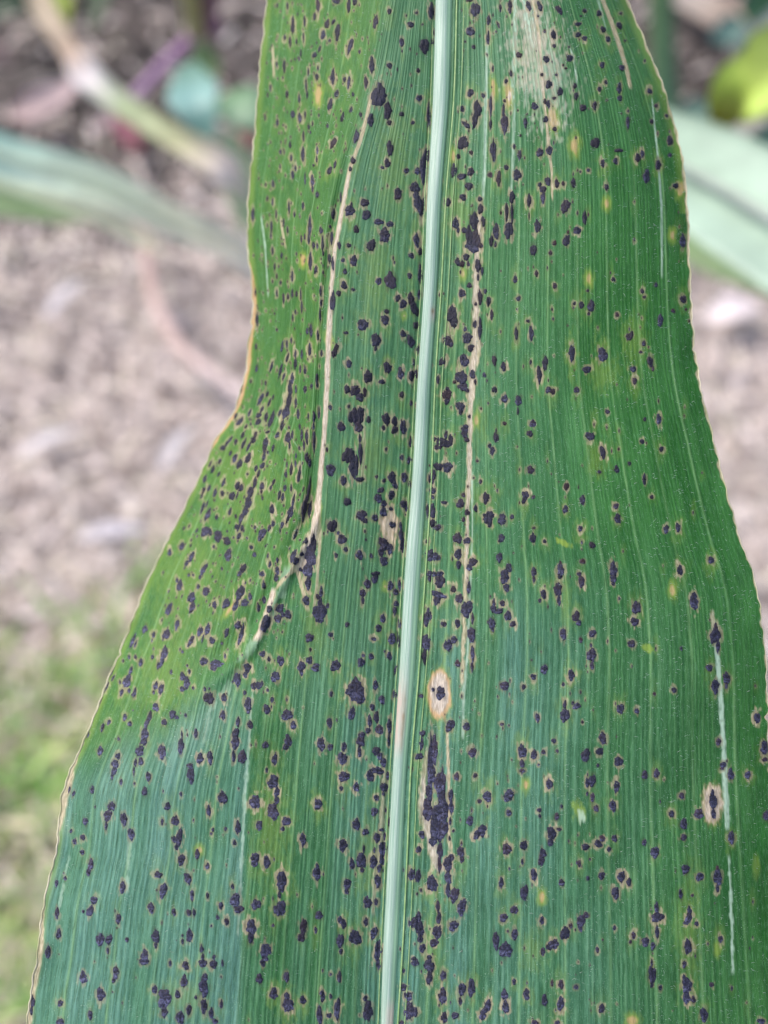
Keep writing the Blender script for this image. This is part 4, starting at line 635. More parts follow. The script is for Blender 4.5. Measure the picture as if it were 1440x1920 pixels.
# ------------------------------------------------------------------ the ground and what lies on it
def ground_mat():
    m = NT('field_soil')
    g = m.n('ShaderNodeTexCoord').outputs['Object']
    n = m.noise(g, 5.0, 6, .6); n2 = m.noise(g, 34.0, 5, .65); n3 = m.noise(g, 190.0, 3, .6)
    c = m.mix(m.ramp(n, .3, .7), (0.27, 0.225, 0.205), (0.42, 0.365, 0.34))
    sy = m.n('ShaderNodeSeparateXYZ'); m.l(g, sy.inputs[0])
    far_shade = m.ramp(m.math('ADD', sy.outputs[1], m.math('MULTIPLY', n, .4)), .86, 1.06)  # canopy shade on the far ground, painted into the soil colour
    c = m.mix(m.ramp(n2, .45, .7), c, (0.34, 0.295, 0.275)); c = m.mix(far_shade, c, m.mix(m.ramp(n2, .35, .7), (0.026, 0.020, 0.017), (0.085, 0.068, 0.062))); c = m.mix(m.math('MULTIPLY', m.ramp(n3, .5, .75), .4), c, (0.06, 0.045, 0.035))
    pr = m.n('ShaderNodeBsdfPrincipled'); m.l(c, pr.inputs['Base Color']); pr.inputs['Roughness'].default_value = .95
    bp = m.n('ShaderNodeBump'); bp.inputs['Strength'].default_value = .8; bp.inputs['Distance'].default_value = .01
    m.l(n2, bp.inputs['Height']); m.l(bp.outputs[0], pr.inputs['Normal']); m.l(pr.outputs[0], m.out.inputs[0])
    return m.m
gx = np.concatenate([[-60, -20, -6, -2.5], np.linspace(-1.2, 1.2, 200), [2.5, 6, 20, 60]])
gy = np.concatenate([[-60, -20, -6, -2], np.linspace(-.7, 2.0, 220), [3.5, 8, 20, 90]])
GX, GY = np.meshgrid(gx, gy)
GZ = (vnoise(GX*9+40, GY*9+40, 21)-.5)*.03+(vnoise(GX*31+80, GY*31+80, 22)-.5)*.016+(vnoise(GX*70+160, GY*70+160, 23)-.5)*.008
GZ -= .015
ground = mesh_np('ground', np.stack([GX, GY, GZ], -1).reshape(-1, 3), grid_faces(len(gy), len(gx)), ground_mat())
tag(ground, 'pale brown field soil strewn with plant litter', kind='structure')

def strip(pts, widths, mat, name, parent=None, n=40, fold=0.25, cross=7, cols=None, face=None, thick=0.0, wave=0.0):
    """a leaf blade or flat stalk: centre line of 3-D points, real widths in metres, gently folded about its middle"""
    pts = np.array(pts, float); t0 = np.linspace(0, 1, len(pts)); t = np.linspace(0, 1, n)
    C = np.stack([hermite(t0, pts[:, k], t) for k in range(3)], -1)
    W = np.interp(t, np.linspace(0, 1, len(widths)), widths)
    T = np.gradient(C, axis=0); T /= np.linalg.norm(T, axis=1, keepdims=True)
    F = -FW if face is None else np.array(face, float)
    B = np.cross(T, F); B /= np.linalg.norm(B, axis=1, keepdims=True); N = np.cross(B, T)
    u = np.linspace(-1, 1, cross)
    P = C[:, None] + B[:, None]*(u[None, :, None]*W[:, None, None]/2) + N[:, None]*((np.abs(u)-.5)[None, :, None]*fold*W[:, None, None]*.5)
    if wave: P = P + N[:, None]*(np.sin(t*17+1)[:, None]*np.abs(u)[None]**2*wave)[..., None]
    top = P.reshape(-1, 3); f = grid_faces(n, cross)
    if thick:
        k = len(top); bot = (P - N[:, None]*thick).reshape(-1, 3); a = np.arange(n)
        rim = []
        for c0 in (0, cross-1):
            q = a[:-1]*cross+c0; rim.append(np.stack([q, q+cross, q+cross+k, q+k], -1))
        for r0 in (0, n-1):
            q = r0*cross+np.arange(cross-1); rim.append(np.stack([q, q+1, q+1+k, q+k], -1))
        top = np.vstack([top, bot]); f = np.vstack([f, f[:, ::-1]+k]+rim)
    o = mesh_np(name, top, f, mat, parent)
    cc = np.ones((n, 3)) if cols is None else np.stack([np.interp(t, np.linspace(0, 1, len(cols)), [q[k] for q in cols]) for k in range(3)], -1)
    cc = np.repeat(cc, cross, 0)
    if thick: cc = np.vstack([cc, cc])
    color_attr(o, 'tint', cc)
    return o
def tube(pts, rads, mat, name, parent=None, n=30, seg=10, cols=None):
    pts = np.array(pts, float); t0 = np.linspace(0, 1, len(pts)); t = np.linspace(0, 1, n)
    C = np.stack([hermite(t0, pts[:, k], t) for k in range(3)], -1); Rr = np.interp(t, np.linspace(0, 1, len(rads)), rads)
    T = np.gradient(C, axis=0); T /= np.linalg.norm(T, axis=1, keepdims=True)
    B = np.cross(T, [0.13, .3, .94]); B /= np.linalg.norm(B, axis=1, keepdims=True); N = np.cross(B, T)
    a = np.linspace(0, 2*np.pi, seg+1)
    P = C[:, None]+Rr[:, None, None]*(np.cos(a)[None, :, None]*B[:, None]+np.sin(a)[None, :, None]*N[:, None])
    o = mesh_np(name, P.reshape(-1, 3), grid_faces(n, seg+1), mat, parent)
    cc = np.ones((n, 3)) if cols is None else np.stack([np.interp(t, np.linspace(0, 1, len(cols)), [q[k] for q in cols]) for k in range(3)], -1)
    color_attr(o, 'tint', np.repeat(cc, seg+1, 0))
    return o
WHITE = (1, 1, 1)
M_leafy = soft_mat('background_leaf', (.8, .8, .8), (1, 1, 1), (60, 60, 60), .42, .3, 'tint')
M_dry = soft_mat('dry_plant', (.72, .72, .72), (1, 1, 1), (90, 90, 90), .7, .12, 'tint')
M_litter = soft_mat('straw_litter', (.7, .7, .7), (1, 1, 1), (160, 160, 160), .75, .1, 'tint')

def scatter(name, n, region, length, width, cols, mat, lift=(0, .02), tilt=.25, seed=3, curl=.15, dens=None, up=False):
    """loose flat pieces lying about (or blades standing, up=True), all in one mesh"""
    r = np.random.default_rng(seed)
    x = r.uniform(region[0], region[1], n*3); y = r.uniform(region[2], region[3], n*3)
    if dens is not None:
        k = r.random(n*3) < dens(x, y); x = x[k][:n]; y = y[k][:n]
    else: x = x[:n]; y = y[:n]
    n = len(x); L = r.uniform(*length, n); W = r.uniform(*width, n); a = r.uniform(0, 2*np.pi, n)
    z = r.uniform(*lift, n); e = r.normal(0, tilt, n) if not up else r.uniform(.5, 1.45, n)
    D = np.stack([np.cos(a)*np.cos(e), np.sin(a)*np.cos(e), np.sin(e) if up else np.sin(e)*.6], -1)
    Sd = np.stack([-np.sin(a), np.cos(a), r.normal(0, .25, n)], -1)
    K = 5; t = np.linspace(0, 1, K) if up else np.linspace(-.5, .5, K)
    prof = (1-np.linspace(0, 1, K)**2*.92) if up else np.array([.7, 1, 1, 1, .6])
    bend = r.normal(0, curl, (n, 1))
    C = np.stack([x, y, z], -1)[:, None]+D[:, None]*(L[:, None]*t[None])[..., None]
    if up: C[..., 2] -= (L[:, None]*t[None]**2*r.uniform(.2, .7, (n, 1)))*.6; C[..., :2] += (np.stack([np.cos(a), np.sin(a)], -1)[:, None]*(L[:, None]*t[None]**2*.35)[..., None])
    else: C += Sd[:, None]*(bend*L[:, None]*(t[None]**2))[..., None]
    hw = (W[:, None]*prof[None]/2)[..., None]
    A = C+Sd[:, None]*hw; M_ = C+np.array([0, 0, 1.0])*(hw*.5); B = C-Sd[:, None]*hw
    P = np.stack([A, M_, B], 2).reshape(-1, 3)
    f = grid_faces(K, 3)[None]+(np.arange(n)*K*3)[:, None, None]
    o = mesh_np(name, P, f.reshape(-1, 4), mat)
    cols = np.array(cols); ci = r.integers(0, len(cols), n); c = cols[ci]*r.uniform(.75, 1.2, (n, 1))
    color_attr(o, 'tint', np.repeat(c, K*3, 0))
    return o
straw_cols = [(.70,.59,.53),(.64,.54,.49),(.76,.66,.61),(.60,.50,.46),(.72,.62,.59),(.46,.38,.34),(.80,.71,.66),(.67,.60,.49)]
def dl(x, y): return 1-sstep(.66, .92, y+.08*np.sin(x*9)+.05*np.sin(x*23+1))*.85
o = scatter('straw_litter', 24000, (-.75, .75, -.25, 1.5), (.008, .032), (.0015, .005), straw_cols, M_litter, (-.012, .018), .25, 3, .3, dl)
tag(o, 'pale pinkish beige straw and chopped stalk litter covering the soil', 'litter', kind='stuff')
def dg(x, y): return .85*sstep(.43, .29, y+.03*np.sin(x*40)+.03*np.sin(x*17))*sstep(-.08, -.20, x+.03*np.sin(y*22))
o = scatter('grass', 7000, (-.55, -.05, -.2, .5), (.02, .07), (.003, .007), [(.18,.42,.07),(.28,.54,.14),(.42,.62,.20),(.56,.62,.26),(.76,.69,.48),(.72,.64,.48),(.72,.66,.50),(.20,.19,.09)], M_leafy, (-.01, .0), .3, 5, .2, dg, True)
tag(o, 'soft green and straw coloured grass low on the soil at lower left', 'grass', kind='stuff')

def loc(p): return np.array(p)
def root(name, p, label, cat, group=None):
    e = bpy.data.objects.new(name, None); sc.collection.objects.link(e); e.location = (0, 0, 0)
    e.location = tuple(float(q) for q in p); tag(e, label, cat, group); bpy.context.view_layer.update(); return e
def child(o, e):
    o.parent = e; o.matrix_parent_inverse = e.matrix_world.inverted(); return o

# the soft maize leaf crossing at upper left
e = root('maize_leaf', at(-60, 300, .56), 'blurred blue green maize leaf turning cream at its tip, crossing from the left edge', 'leaf')
pts = [at(-190, 215, .60), at(0, 290, .60), at(180, 345, .60), at(320, 412, .61), at(430, 462, .625), at(520, 520, .64)]
gc = [(.34,.54,.46),(.42,.62,.54),(.74,.82,.66),(.86,.86,.68),(.98,.92,.78),(.9,.84,.74)]
child(strip(pts, [.024,.024,.022,.018,.018,.016], M_leafy, 'leaf_blade', n=60, fold=.35, wave=.002, cross=11, cols=gc, thick=.0004), e)
child(tube([p-FW*.003 for p in pts], [.0022,.002,.0018,.0015,.001,.0006], M_leafy, 'midrib', cols=[(.55,.68,.55),(.6,.68,.52),(.7,.68,.5)]), e)
o = strip([at(-160, 300, .63), at(0, 335, .63), at(140, 385, .63), at(250, 440, .64), at(300, 470, .64)], [.014,.013,.010,.009,.003], M_leafy, 'grass_leaf', n=40, fold=.4, cols=[(.52,.66,.44),(.66,.74,.54),(.80,.80,.62),(.7,.66,.5)], thick=.0004)
tag(o, 'slender pale cream green blade just under the blue green maize leaf at upper left', 'leaf')
pts = [at(-150, 330, .66), at(0, 368, .66), at(110, 392, .665), at(210, 408, .67)]
o = strip(pts, [.03,.026,.018,.004], M_leafy, 'grass_leaf', n=40, fold=.4, cols=[(.20,.33,.14),(.26,.38,.18),(.36,.42,.25)], thick=.0004)
tag(o, 'short pale green blade below the blue green maize leaf at the left edge', 'leaf')
# dry twisted leaf above it
pts = [at(40, -90, .6), at(78, 10, .6), at(130, 95, .6), at(165, 145, .6), at(230, 195, .6), at(330, 262, .6), at(420, 318, .6), at(470, 380, .62)]
o = strip(pts, [.010,.014,.010,.017,.013,.013,.018,.008], M_dry, 'dry_leaf', n=70, fold=.7, wave=.004,
          cols=[(.5,.36,.26),(.66,.54,.38),(.52,.38,.28),(.98,.90,.88),(.46,.54,.30),(.54,.54,.32),(.92,.78,.70),(.46,.50,.34)], thick=.0005)
tag(o, 'twisted dry leaf running diagonally, tan with a white bend and greenish middle', 'dry leaf')
o = strip([at(88, -70, .74), at(104, 5, .74), at(120, 62, .75)], [.010,.024,.006], M_leafy, 'young_leaf', n=24, fold=.5, cols=[(.22,.33,.05),(.42,.52,.10),(.30,.30,.09)], thick=.0004)
tag(o, 'small yellow green leaf at the top left corner', 'leaf')
for (a_, b_, ww, lb, c_) in [((-40, 45), (75, 5), .035, 'dark green low leaf at the very top left corner of the frame', (.03,.07,.03)),
                             ((170, 60), (215, -50), .03, 'dark green leaf between the yellow green leaf and the purple stem', (.04,.08,.03)),
                             ((20, 118), (-60, 90), .02, 'pinkish brown curled fragment at the left edge near the top', (.36,.24,.22))]:
    p0 = gat(a_[0], a_[1], .04); p1 = gat(b_[0], b_[1], .05)
    o = strip([p0, (p0+p1)/2+np.array([0, 0, .012]), p1], [.006, ww, .006], M_leafy if c_[1] > c_[0] else M_dry, 'low_leaf', n=20, fold=.3, cols=[c_], thick=.0004); tag(o, lb, 'leaf')
pts = [gat(18, 220, .02), gat(60, 200, .03), gat(105, 178, .03), gat(150, 145, .02)]
o = strip(pts, [.008,.034,.030,.006], M_dry, 'dry_leaf', n=24, fold=.3, cols=[(.50,.36,.34),(.62,.46,.44)], thick=.0006)
tag(o, 'short pinkish dry leaf piece lying on dark soil at left', 'dry leaf')
# weed with a purple stem and bluish seedling leaves
wb = gat(236, 205, .0)
e = root('weed', wb, 'weed with a purple stem and blue green leaves behind the main leaf', 'weed')
PUR = [(.40,.24,.40),(.42,.24,.42),(.28,.12,.26)]
child(tube([gat(225, 215, .01), gat(300, 130, .05), gat(372, 62, .10), gat(398, 42, .12)], [.005,.0062,.006,.008], M_dry, 'stem', cols=PUR), e)
child(tube([gat(392, 48, .12), gat(388, 20, .14), gat(400, -60, .2)], [.012,.009,.006], M_dry, 'node', cols=[(.22,.08,.19),(.18,.10,.14)]), e)
child(tube([gat(368, 58, .12), gat(358, 5, .16), gat(350, -70, .22)], [.010,.009,.008], M_leafy, 'side_shoot', cols=[(.36,.36,.18),(.40,.42,.20)]), e)
child(strip([at(350, 118, .66), at(362, 180, .62), at(392, 262, .62)], [.010,.031,.008], M_leafy, 'leaf', n=24, fold=.25, cols=[(.14,.28,.20),(.28,.50,.46),(.16,.32,.26)], thick=.0004), e)
child(strip([at(410, 190, .68), at(455, 200, .66), at(520, 225, .66)], [.012,.030,.020], M_leafy, 'leaf', n=20, fold=.2, cols=[(.20,.36,.20),(.30,.46,.30)], thick=.0004), e)
child(strip([at(372, 80, .8), at(385, 125, .8), at(395, 160, .8)], [.008,.024,.008], M_leafy, 'leaf', n=20, fold=.2, cols=[(.05,.11,.03),(.07,.15,.04)], thick=.0004), e)
child(strip([at(425, 250, .78), at(445, 320, .78), at(490, 420, .78)], [.010,.030,.030], M_leafy, 'leaf', n=20, fold=.2, cols=[(.12,.20,.12),(.22,.30,.18)], thick=.0004), e)
for pts_, ws, cs, lb in [([(215, 215), (240, 250), (262, 285)], [.008,.024,.006], [(.20,.05,.09),(.17,.05,.06)], 'dark red wilted leaf under the twisted dry leaf'),
                     ([(175, 245), (205, 225), (225, 205)], [.006,.018,.006], [(.52,.38,.36)], 'pinkish scrap of leaf left of the dark red leaf'),
                     ([(480, 250), (450, 262), (430, 270)], [.01,.016,.004], [(.30,.12,.10)], 'reddish brown scrap just left of the main leaf')]:
    o = strip([gat(a_, b_, .02) for a_, b_ in pts_], ws, M_dry, 'wilted_leaf', n=18, fold=.3, cols=cs, thick=.0005); tag(o, lb, 'dry leaf')
# curved stalk on the litter
pts = [gat(262, 400, .05), gat(274, 470, .05), gat(292, 560, .05), gat(335, 645, .05), gat(400, 702, .05), gat(500, 768, .05)]
o = tube(pts, [.0035,.0052,.0058,.0064,.006,.006], M_dry, 'dry_stalk', n=50, cols=[(.46,.30,.26),(.54,.38,.34),(.60,.45,.41),(.74,.62,.60)])
tag(o, 'curved pinkish brown dry stalk lying on the litter left of the main leaf', 'stalk')
# right side
e = root('maize_leaf', at(1500, 400, .4), 'broad blurred mint green maize leaf crossing behind the right margin', 'leaf')
pts = [at(1130, 250, .50), at(1290, 325, .46), at(1420, 400, .43), at(1600, 520, .40)]
child(strip(pts, [.040,.048,.052,.05], M_leafy, 'leaf_blade', n=50, fold=.35, cross=11, cols=[(.36,.50,.38),(.46,.60,.48),(.46,.60,.48)], thick=.0004), e)
child(tube([p-FW*.002+UP*.0 for p in pts], [.0016,.0018,.0018,.0018], M_leafy, 'midrib', cols=[(.40,.46,.40),(.46,.50,.46)]), e)
pts = [at(1200, 330, .60), at(1300, 420, .57), at(1400, 475, .55), at(1600, 560, .50)]
o = strip(pts, [.03,.04,.04,.03], M_leafy, 'grass_leaf', n=30, fold=.3, cols=[(.22,.34,.14),(.27,.38,.18)], thick=.0004)
tag(o, 'yellowish green blade under the mint green leaf on the right', 'leaf')
o = strip([at(1322, 262, .50), at(1350, 225, .49), at(1385, 178, .47), at(1440, 140, .45), at(1560, 60, .42)], [.006,.010,.026,.034,.03], M_leafy, 'lime_leaf', n=34, fold=.45, cols=[(.22,.22,.04),(.25,.27,.03),(.50,.66,.12),(.62,.78,.20),(.5,.6,.2)], thick=.0004)
tag(o, 'bright lime yellow leaf tip with an olive base at the right edge', 'leaf')
o = strip([at(1360, 262, .56), at(1400, 215, .55), at(1450, 180, .54), at(1520, 140, .52)], [.012,.022,.02,.02], M_dry, 'dry_leaf', n=24, fold=.3, cols=[(.42,.40,.36),(.5,.47,.42)], thick=.0005)
tag(o, 'greyish pale dry leaf just below the lime yellow leaf', 'dry leaf')
o = strip([at(1372, 250, .60), at(1400, 170, .60), at(1440, 90, .60), at(1480, 30, .60)], [.006,.022,.030,.02], M_dry, 'dry_leaf', n=24, fold=.3, cols=[(.30,.24,.20),(.34,.33,.27),(.44,.46,.38)], thick=.0005)
tag(o, 'grey green wilted leaf standing behind the lime yellow leaf', 'dry leaf')
o = tube([gat(1262, 330, .0), gat(1250, 200, .05), gat(1242, 60, .10), gat(1238, -120, .16)], [.013,.013,.012,.012], M_leafy, 'green_stalk', cols=[(.09,.19,.11),(.075,.15,.055)])
tag(o, 'upright dark green plant stalk behind the upper right margin', 'stalk')
o = strip([gat(1262, -40, .03), gat(1320, 10, .03), gat(1390, 40, .03), gat(1500, 110, .03)], [.03,.036,.04,.03], M_dry, 'dry_leaf', n=30, fold=.2, cols=[(.38,.34,.30),(.36,.28,.23),(.38,.28,.24)], thick=.0006)
tag(o, 'long tan dry leaf on the soil across the upper right corner', 'dry leaf')
for (pts_, ws, c_, lb) in [([(1335, 70), (1370, 62), (1410, 75)], [.01,.04,.01], (.14,.25,.21), 'small teal leaf on dark soil in the upper right'),
                           ([(1395, 30), (1430, 15), (1500, 0)], [.02,.06,.05], (.045,.12,.05), 'dark green leaves at the top right corner'),
                           ([(1385, 280), (1440, 240), (1520, 230)], [.01,.06,.05], (.06,.12,.09), 'dark bluish green leaf in the gap under the pale dry leaf'),
                           ([(1272, 215), (1300, 205), (1335, 215)], [.008,.024,.01], (.12,.22,.17), 'dim teal leaf close to the upper right margin')]:
    o = strip([gat(a_, b_, .05) for a_, b_ in pts_], ws, M_leafy, 'low_leaf', n=18, fold=.25, cols=[c_], thick=.0005); tag(o, lb, 'leaf')
for (x_, y_, ww, ll, ang, c_, lb) in [(1372, 585, .032, .05, 20, (.80,.70,.69), 'whitish leaf scrap on the litter right of the main leaf'),
                          (120, 560, .016, .05, 60, (.60,.55,.56), 'greyish straw flake on the litter at far left'),
                          (90, 830, .014, .05, 30, (.70,.64,.64), 'pale flat husk on the litter at left centre'),
                          (330, 840, .014, .045, 65, (.66,.61,.62), 'pale husk near the bulge of the left margin'),
                          (210, 1000, .016, .05, 10, (.62,.57,.60), 'lilac grey husk on the litter left of the leaf bend')]:
    d_ = np.array([math.cos(R(ang)), math.sin(R(ang)), 0])*ll/2; c0 = gat(x_, y_, .025)
    o = strip([c0-d_, c0+[0, 0, .006], c0+d_], [ww*.4, ww, ww*.3], M_dry, 'husk', n=16, fold=.2, cols=[c_], thick=.0006, face=(0, 0, 1)); tag(o, lb, 'husk')

# ------------------------------------------------------------------ the diseased leaf
leaf = bpy.data.objects.new('maize_leaf', None); sc.collection.objects.link(leaf)
leaf.location = tuple(at(np.array(620.), np.array(3100.), np.array(FOC))); bpy.context.view_layer.update()
tag(leaf, 'large sharp green maize leaf speckled with black tar spots, filling the middle of the picture', 'leaf')
blade = child(mesh_np('leaf_blade', V, grid_faces(NR, NC), leaf_mat()), leaf)
pig = np.stack([np.clip(tan, 0, 1), np.clip(yel, 0, 1), np.clip(pale, 0, 1)], -1).reshape(-1, 3); color_attr(blade, 'pig', pig)
color_attr(blade, 'pig3', np.stack([np.clip(pink, 0, 1), fringe, sage], -1).reshape(-1, 3))
color_attr(blade, 'pig2', np.stack([np.clip(org, 0, 1), np.clip(sky_sheen, 0, 1), np.clip(lit_through, 0, 1)], -1).reshape(-1, 3))
pv, mv = lines(S); nearr = np.exp(-(np.abs(S)/0.13)**2)
nearr = np.where(S > 0, nearr*.9, nearr*.25); nearr = np.maximum(nearr, .95*sstep(850, 1300, Y)*(S > SK-.1)*sstep(1.0, .75, S)); nearr = np.maximum(nearr, .38*(S > SK)*(S < 0)); nearr = np.maximum(nearr, .85*sky_sheen*(S < SK)); nearr = np.maximum(nearr, .12); pv = np.clip(pv*(.35+1.0*vnoise(S*42+50, Y/260, 41)), 0, 1)
color_attr(blade, 'veins', np.stack([pv, mv*(0.35+.9*vnoise(S*8.2+.5, Y/150, 43)), nearr], -1).reshape(-1, 3))
uvl = blade.data.uv_layers.new(name='UVMap')
li = np.zeros(len(blade.data.loops), np.int32); blade.data.loops.foreach_get('vertex_index', li)
uvv = np.stack([S, Y/900.0], -1).reshape(-1, 2).astype(np.float32); uvl.data.foreach_set('uv', uvv[li].ravel())

# midrib: a rounded rib standing out of both faces of the blade
my = np.concatenate([np.linspace(-900, -62, 40), np.linspace(-60, 1980, 580), np.linspace(1985, 3100, 50)]); ny = len(my); prof_u = np.linspace(0, 1, 17)
l_, k_, m0, m1, r_ = curves(my)
top_h = 0.62*np.sin(np.pi*np.clip(prof_u*1.02, 0, 1))**.55*(1-.55*sstep(.55, 1, prof_u))+.10*np.exp(-((prof_u-.82)/.05)**2)+.035*np.sin(prof_u*40)*np.sin(np.pi*prof_u)
bot_h = -1.1*np.sin(np.pi*prof_u)**.8-.02
cx = m0[:, None]+(m1-m0)[:, None]*prof_u[None]; cy = np.repeat(my[:, None], 17, 1)
base = surf(cx, cy); e0 = surf(m0, my); e1 = surf(m1, my)
nn = nrm(m0-6, my)+nrm(m1+6, my); nn /= np.linalg.norm(nn, axis=-1, keepdims=True)
line = e0[:, None]*(1-prof_u)[None, :, None]+e1[:, None]*prof_u[None, :, None]
th = line+nn[:, None]*((top_h[None]*(1+.04*np.sin(my/60))[:, None]-.10)*.001)[..., None]
bt = line+nn[:, None]*((bot_h[None]-.10)*.001)[..., None]
ring = np.concatenate([th, bt[:, ::-1]], 1)
ring = np.concatenate([ring, ring[:, :1]], 1)
rib = child(mesh_np('midrib', ring.reshape(-1, 3), grid_faces(ny, 35), rib_mat()), leaf)
ru = np.concatenate([prof_u, prof_u[::-1], [0]]); RU, RYY = np.meshgrid(ru, my)
uvl = rib.data.uv_layers.new(name='UVMap'); li = np.zeros(len(rib.data.loops), np.int32); rib.data.loops.foreach_get('vertex_index', li)
uvl.data.foreach_set('uv', np.stack([RU, RYY/900], -1).reshape(-1, 2).astype(np.float32)[li].ravel())
s1 = sstep(1225, 1330, RYY)*sstep(1435, 1375, RYY)*(1-sstep(.2, .8, RU))*.75*(.5+.8*vnoise(RU*7+3, RYY/14, 61)); s1 = np.maximum(s1, .7*sstep(1860, 1900, RYY)*sstep(.2, .8, RU)); s1 = np.maximum(s1, .7*np.exp(-((RYY-590)/14)**2)*np.exp(-((RU-.8)/.25)**2))
s2 = sstep(1270, 1340, RYY)*sstep(1425, 1385, RYY)*np.exp(-((RU-.52)/.13)**2)*.6*(.4+.9*vnoise(RU*6+9, RYY/11, 62))
s2 = np.maximum(s2, .8*np.exp(-((RYY-584)/5)**2)*np.exp(-((RU-.7)/.12)**2))
color_attr(rib, 'stain', np.stack([s1, s2, s1*0], -1).reshape(-1, 3))
# slender raised ridges beside the midrib
MR = soft_mat('ridge_tissue', (.17,.30,.10), (.30,.42,.18), (900, 900, 900), .45)
for off, rad, amp in ((7.0, .11, .8), (-4.0, .07, .5), (20, .06, .3)):
    side = m1 if off > 0 else m0
    xx = side+off+amp*np.sin(my/120)
    tube(surf(xx, my)[::8]+nrm(xx, my)[::8]*rad*.0004, [rad*.001], MR, 'vein_ridge', n=300, seg=8).parent = None
    o = bpy.context.scene.objects[-1] if False else [q for q in sc.collection.objects if q.name.startswith('vein_ridge')][-1]
    child(o, leaf)
# thick cream margins
ME = soft_mat('leaf_margin', (.34,.34,.17), (.60,.55,.40), (260, 260, 260), .5, .2)
for side in (-1, 1):
    ss = np.full(ny, side*1.0); xx = px_of(ss, my)
    P = at(xx+ragged(ss, my), my, depth(ss, my))
    child(tube(P, ([.00009, .00013, .00014, .00013, .00012] if side < 0 else [.00005, .00009, .00008, .00004, .00004]), ME, 'leaf_margin', n=700, seg=8), leaf)

# ------------------------------------------------------------------ tar spots
SM_ = spot_mat()
SP.sort(key=lambda p: -p[2]*p[3])
allc = []; allf = []; cols_ = []; info = []
vo = 0
for i_, (cx, cy, w_, h_, ti) in enumerate(SP):
    area = w_*h_; seg = 30 if area > 300 else 22 if area > 100 else 14 if area > 30 else 9
    a = np.arange(seg)/seg*2*np.pi; el = h_/max(w_, 1)
    p = 2.1 if el < 1.5 else 1.7 if el < 2.4 else 1.45
    rr = (np.abs(np.cos(a))**p+np.abs(np.sin(a))**p)**(-1/p)
    ph = rng.uniform(0, 6.28, 4); jg = 1.0 if area > 30 else .5
    rr = rr*(1+jg*(.10*np.sin(2*a+ph[0])+.09*np.sin(3*a+ph[1])+.06*np.sin(5*a+ph[2])+.05*np.sin(8*a+ph[3]))+rng.normal(0, .07 if area > 60 else .05, seg))
    al = R(ti); rings = [(1.06, -.6), (.93, .45), (.66, .9), (.33, 1.0), (0, 1.0)]
    xs_, ys_, hs = [], [], []
    hh = min(.10, .015+.008*math.sqrt(area))
    for (q, z_) in rings:
        k = seg if q > 0 else 1
        ra = rr*q if q > 0 else np.zeros(1); aa = a if q > 0 else np.zeros(1)
        u = ra*np.cos(aa)*w_/2; v = ra*np.sin(aa)*h_/2
        xs_.append(cx+u*math.cos(al)+v*math.sin(al)); ys_.append(cy-(v*math.cos(al)-u*math.sin(al)))
        hs.append((z_+(rng.normal(0, .26, k) if 0 < q < .9 else 0))*hh*np.ones(k))
    allc.append(np.stack([np.concatenate(xs_), np.concatenate(ys_), np.concatenate(hs)], -1))
    f = []
    for r_i in range(3):
        b0 = r_i*seg; b1 = b0+seg; j = np.arange(seg); j2 = (j+1) % seg
        f.append(np.stack([b0+j, b0+j2, b1+j2], -1)); f.append(np.stack([b0+j, b1+j2, b1+j], -1))
    j = np.arange(seg); f.append(np.stack([3*seg+j, 3*seg+(j+1) % seg, np.full(seg, 4*seg)], -1))
    f = np.vstack(f)
    nv = 4*seg+1; t1 = max(0, random.gauss(.12, .25)) if cx > 850 and area < 160 else max(0, random.gauss(0, .12))
    if area < 40: t1 = min(1, t1+.25)
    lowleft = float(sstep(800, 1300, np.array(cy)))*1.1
    c = np.zeros((nv, 3)); c[:, 0] = min(t1, .9); g_ = min(1, max(0, random.gauss(.18, .18)+.38*lowleft+.3*float(sstep(500, 200, np.array(cx)))*lowleft)); c[:, 1] = g_*(.35+.65*(np.concatenate(ys_) > cy)); c[:, 1] *= rng.uniform(.5, 1.3, nv); c[:seg, 2] = .55*random.random(); c[:, 2] += (.35 if area < 14 else 0)  # second tint channel paints sky shine, strongest on the lower spots
    allf.append(f); c = np.clip(c, 0, 1); cols_.append(c); info.append((vo, nv)); vo += nv
C = np.vstack(allc)
# keep spots just inside the blade
sC = s_of(C[:, 0], C[:, 1]); sC = np.clip(sC, -.996, .996); xC = px_of(sC, C[:, 1])
# spots next to the midrib must not run under it
l_, k_, mm0, mm1, r_ = curves(C[:, 1]); inm = (sC > -SM) & (sC < SM); xC = np.where(inm, np.where(sC < 0, mm0-.3, mm1+.3), xC)
e_ = 2.5
def surf_s(x, y): return surf(x, y)
P0 = surf(xC, C[:, 1]); n0 = nrm(xC, C[:, 1], e_)
PP = P0+n0*(C[:, 2]*.001)[:, None]
NBIG = 300
for i_ in range(NBIG):
    v0, nv = info[i_]
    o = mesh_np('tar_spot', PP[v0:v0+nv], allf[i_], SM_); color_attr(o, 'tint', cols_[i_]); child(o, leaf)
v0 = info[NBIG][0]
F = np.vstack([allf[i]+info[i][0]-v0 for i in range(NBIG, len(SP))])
o = mesh_np('small_tar_spots', PP[v0:], F, SM_); color_attr(o, 'tint', np.vstack(cols_[NBIG:])); child(o, leaf); o['kind'] = 'stuff'

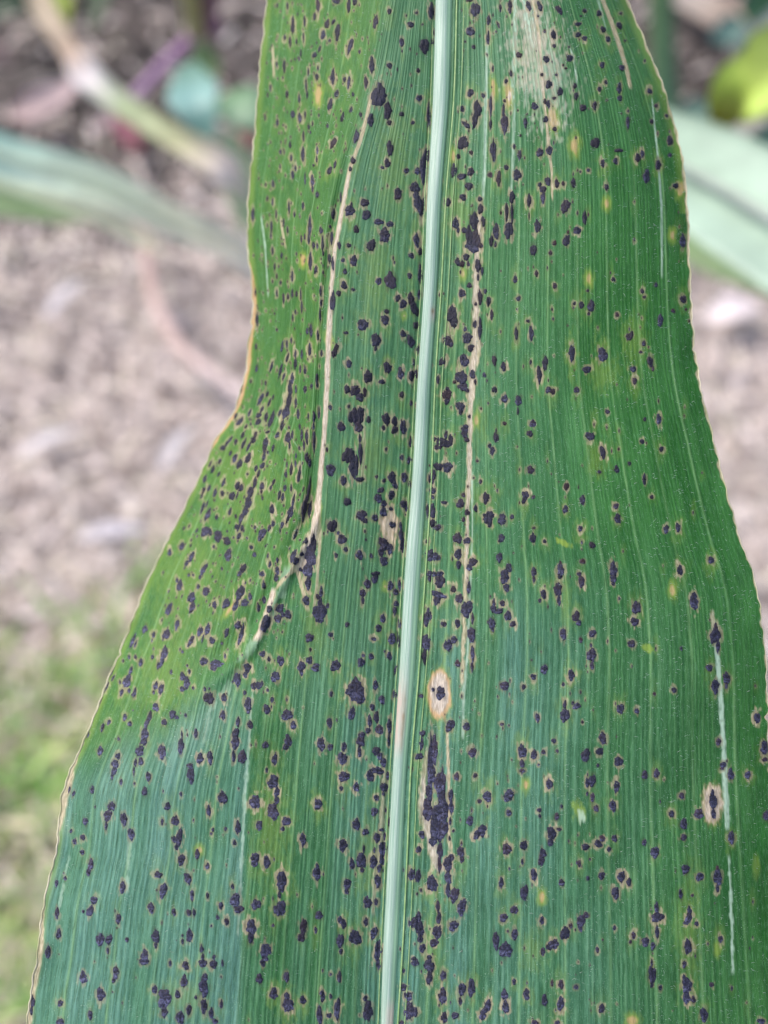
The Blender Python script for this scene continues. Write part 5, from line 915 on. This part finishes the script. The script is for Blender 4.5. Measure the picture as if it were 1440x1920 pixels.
# ------------------------------------------------------------------ fine hairs and scurf on the blade
MH = soft_mat('leaf_hair', (.22,.36,.24), (.48,.60,.48), (900, 900, 900), .35, .2)
nh = 6500
hy = rng.uniform(-60, 1980, nh); hs_ = np.where(rng.random(nh) < .72, rng.uniform(.05, .99, nh), rng.uniform(-.99, -.05, nh))
hx = px_of(hs_, hy)
keep = vnoise(hx/45, hy/45, 31) > np.where(hx > 1150, .30, .52); hx = hx[keep]; hy = hy[keep]; nh = len(hx)
hl = rng.uniform(2.5, 8, nh); ha = rng.normal(-.25, .5, nh)+np.where(hx > 1050, .0, .5*rng.normal(0, 1, nh))
K = 4; tt = np.linspace(0, 1, K)
X = hx[:, None]+np.cos(ha)[:, None]*hl[:, None]*tt; Yh = hy[:, None]-np.sin(ha)[:, None]*hl[:, None]*tt-1.0*np.sin(tt*3)[None]
sX = np.clip(s_of(X, Yh), -.999, .999); Xc = px_of(sX, Yh)
Pc = surf(Xc, Yh)+nrm(Xc, Yh)*((.015+.045*np.sin(tt*np.pi))*.001)[None, :, None]
wd = rng.uniform(.012, .026, nh)*.001
sidev = np.array([math.sin(-.25)*0, 0, 0])
d = Pc[:, 1:]-Pc[:, :-1]; d = np.concatenate([d, d[:, -1:]], 1); d /= np.linalg.norm(d, axis=-1, keepdims=True)+1e-12
nnh = nrm(Xc, Yh); b = np.cross(d, nnh)
prf = np.array([1, .9, .7, .2])[None, :, None]*wd[:, None, None]
tri = np.stack([Pc+b*prf, Pc+nnh*prf*1.2, Pc-b*prf, Pc+b*prf], 2).reshape(-1, 3)
f = (grid_faces(K, 4)[None]+(np.arange(nh)*K*4)[:, None, None]).reshape(-1, 4)
o = child(mesh_np('leaf_hairs', tri, f, MH), leaf); o['kind'] = 'stuff'
# bristles along the right margin
nb = 520; by = rng.uniform(-80, 2000, nb); P0 = at(px_of(np.ones(nb), by), by, depth(np.ones(nb), by))
dv = RI[None]*rng.uniform(.5, 1, nb)[:, None]+UP[None]*rng.uniform(.2, .8, nb)[:, None]; L = rng.uniform(.10, .30, nb)*.001
P1 = P0+dv*L[:, None]; q = .00002
tri = np.stack([P0+UP*q, P0-UP*q, P0-FW*q, P1], 1).reshape(-1, 3); b0 = (np.arange(nb)*4)[:, None, None]
f = (np.array([[0, 1, 3], [1, 2, 3], [2, 0, 3]])[None]+b0).reshape(-1, 3)
o = child(mesh_np('margin_bristles', tri, f, MH), leaf); o['kind'] = 'stuff'
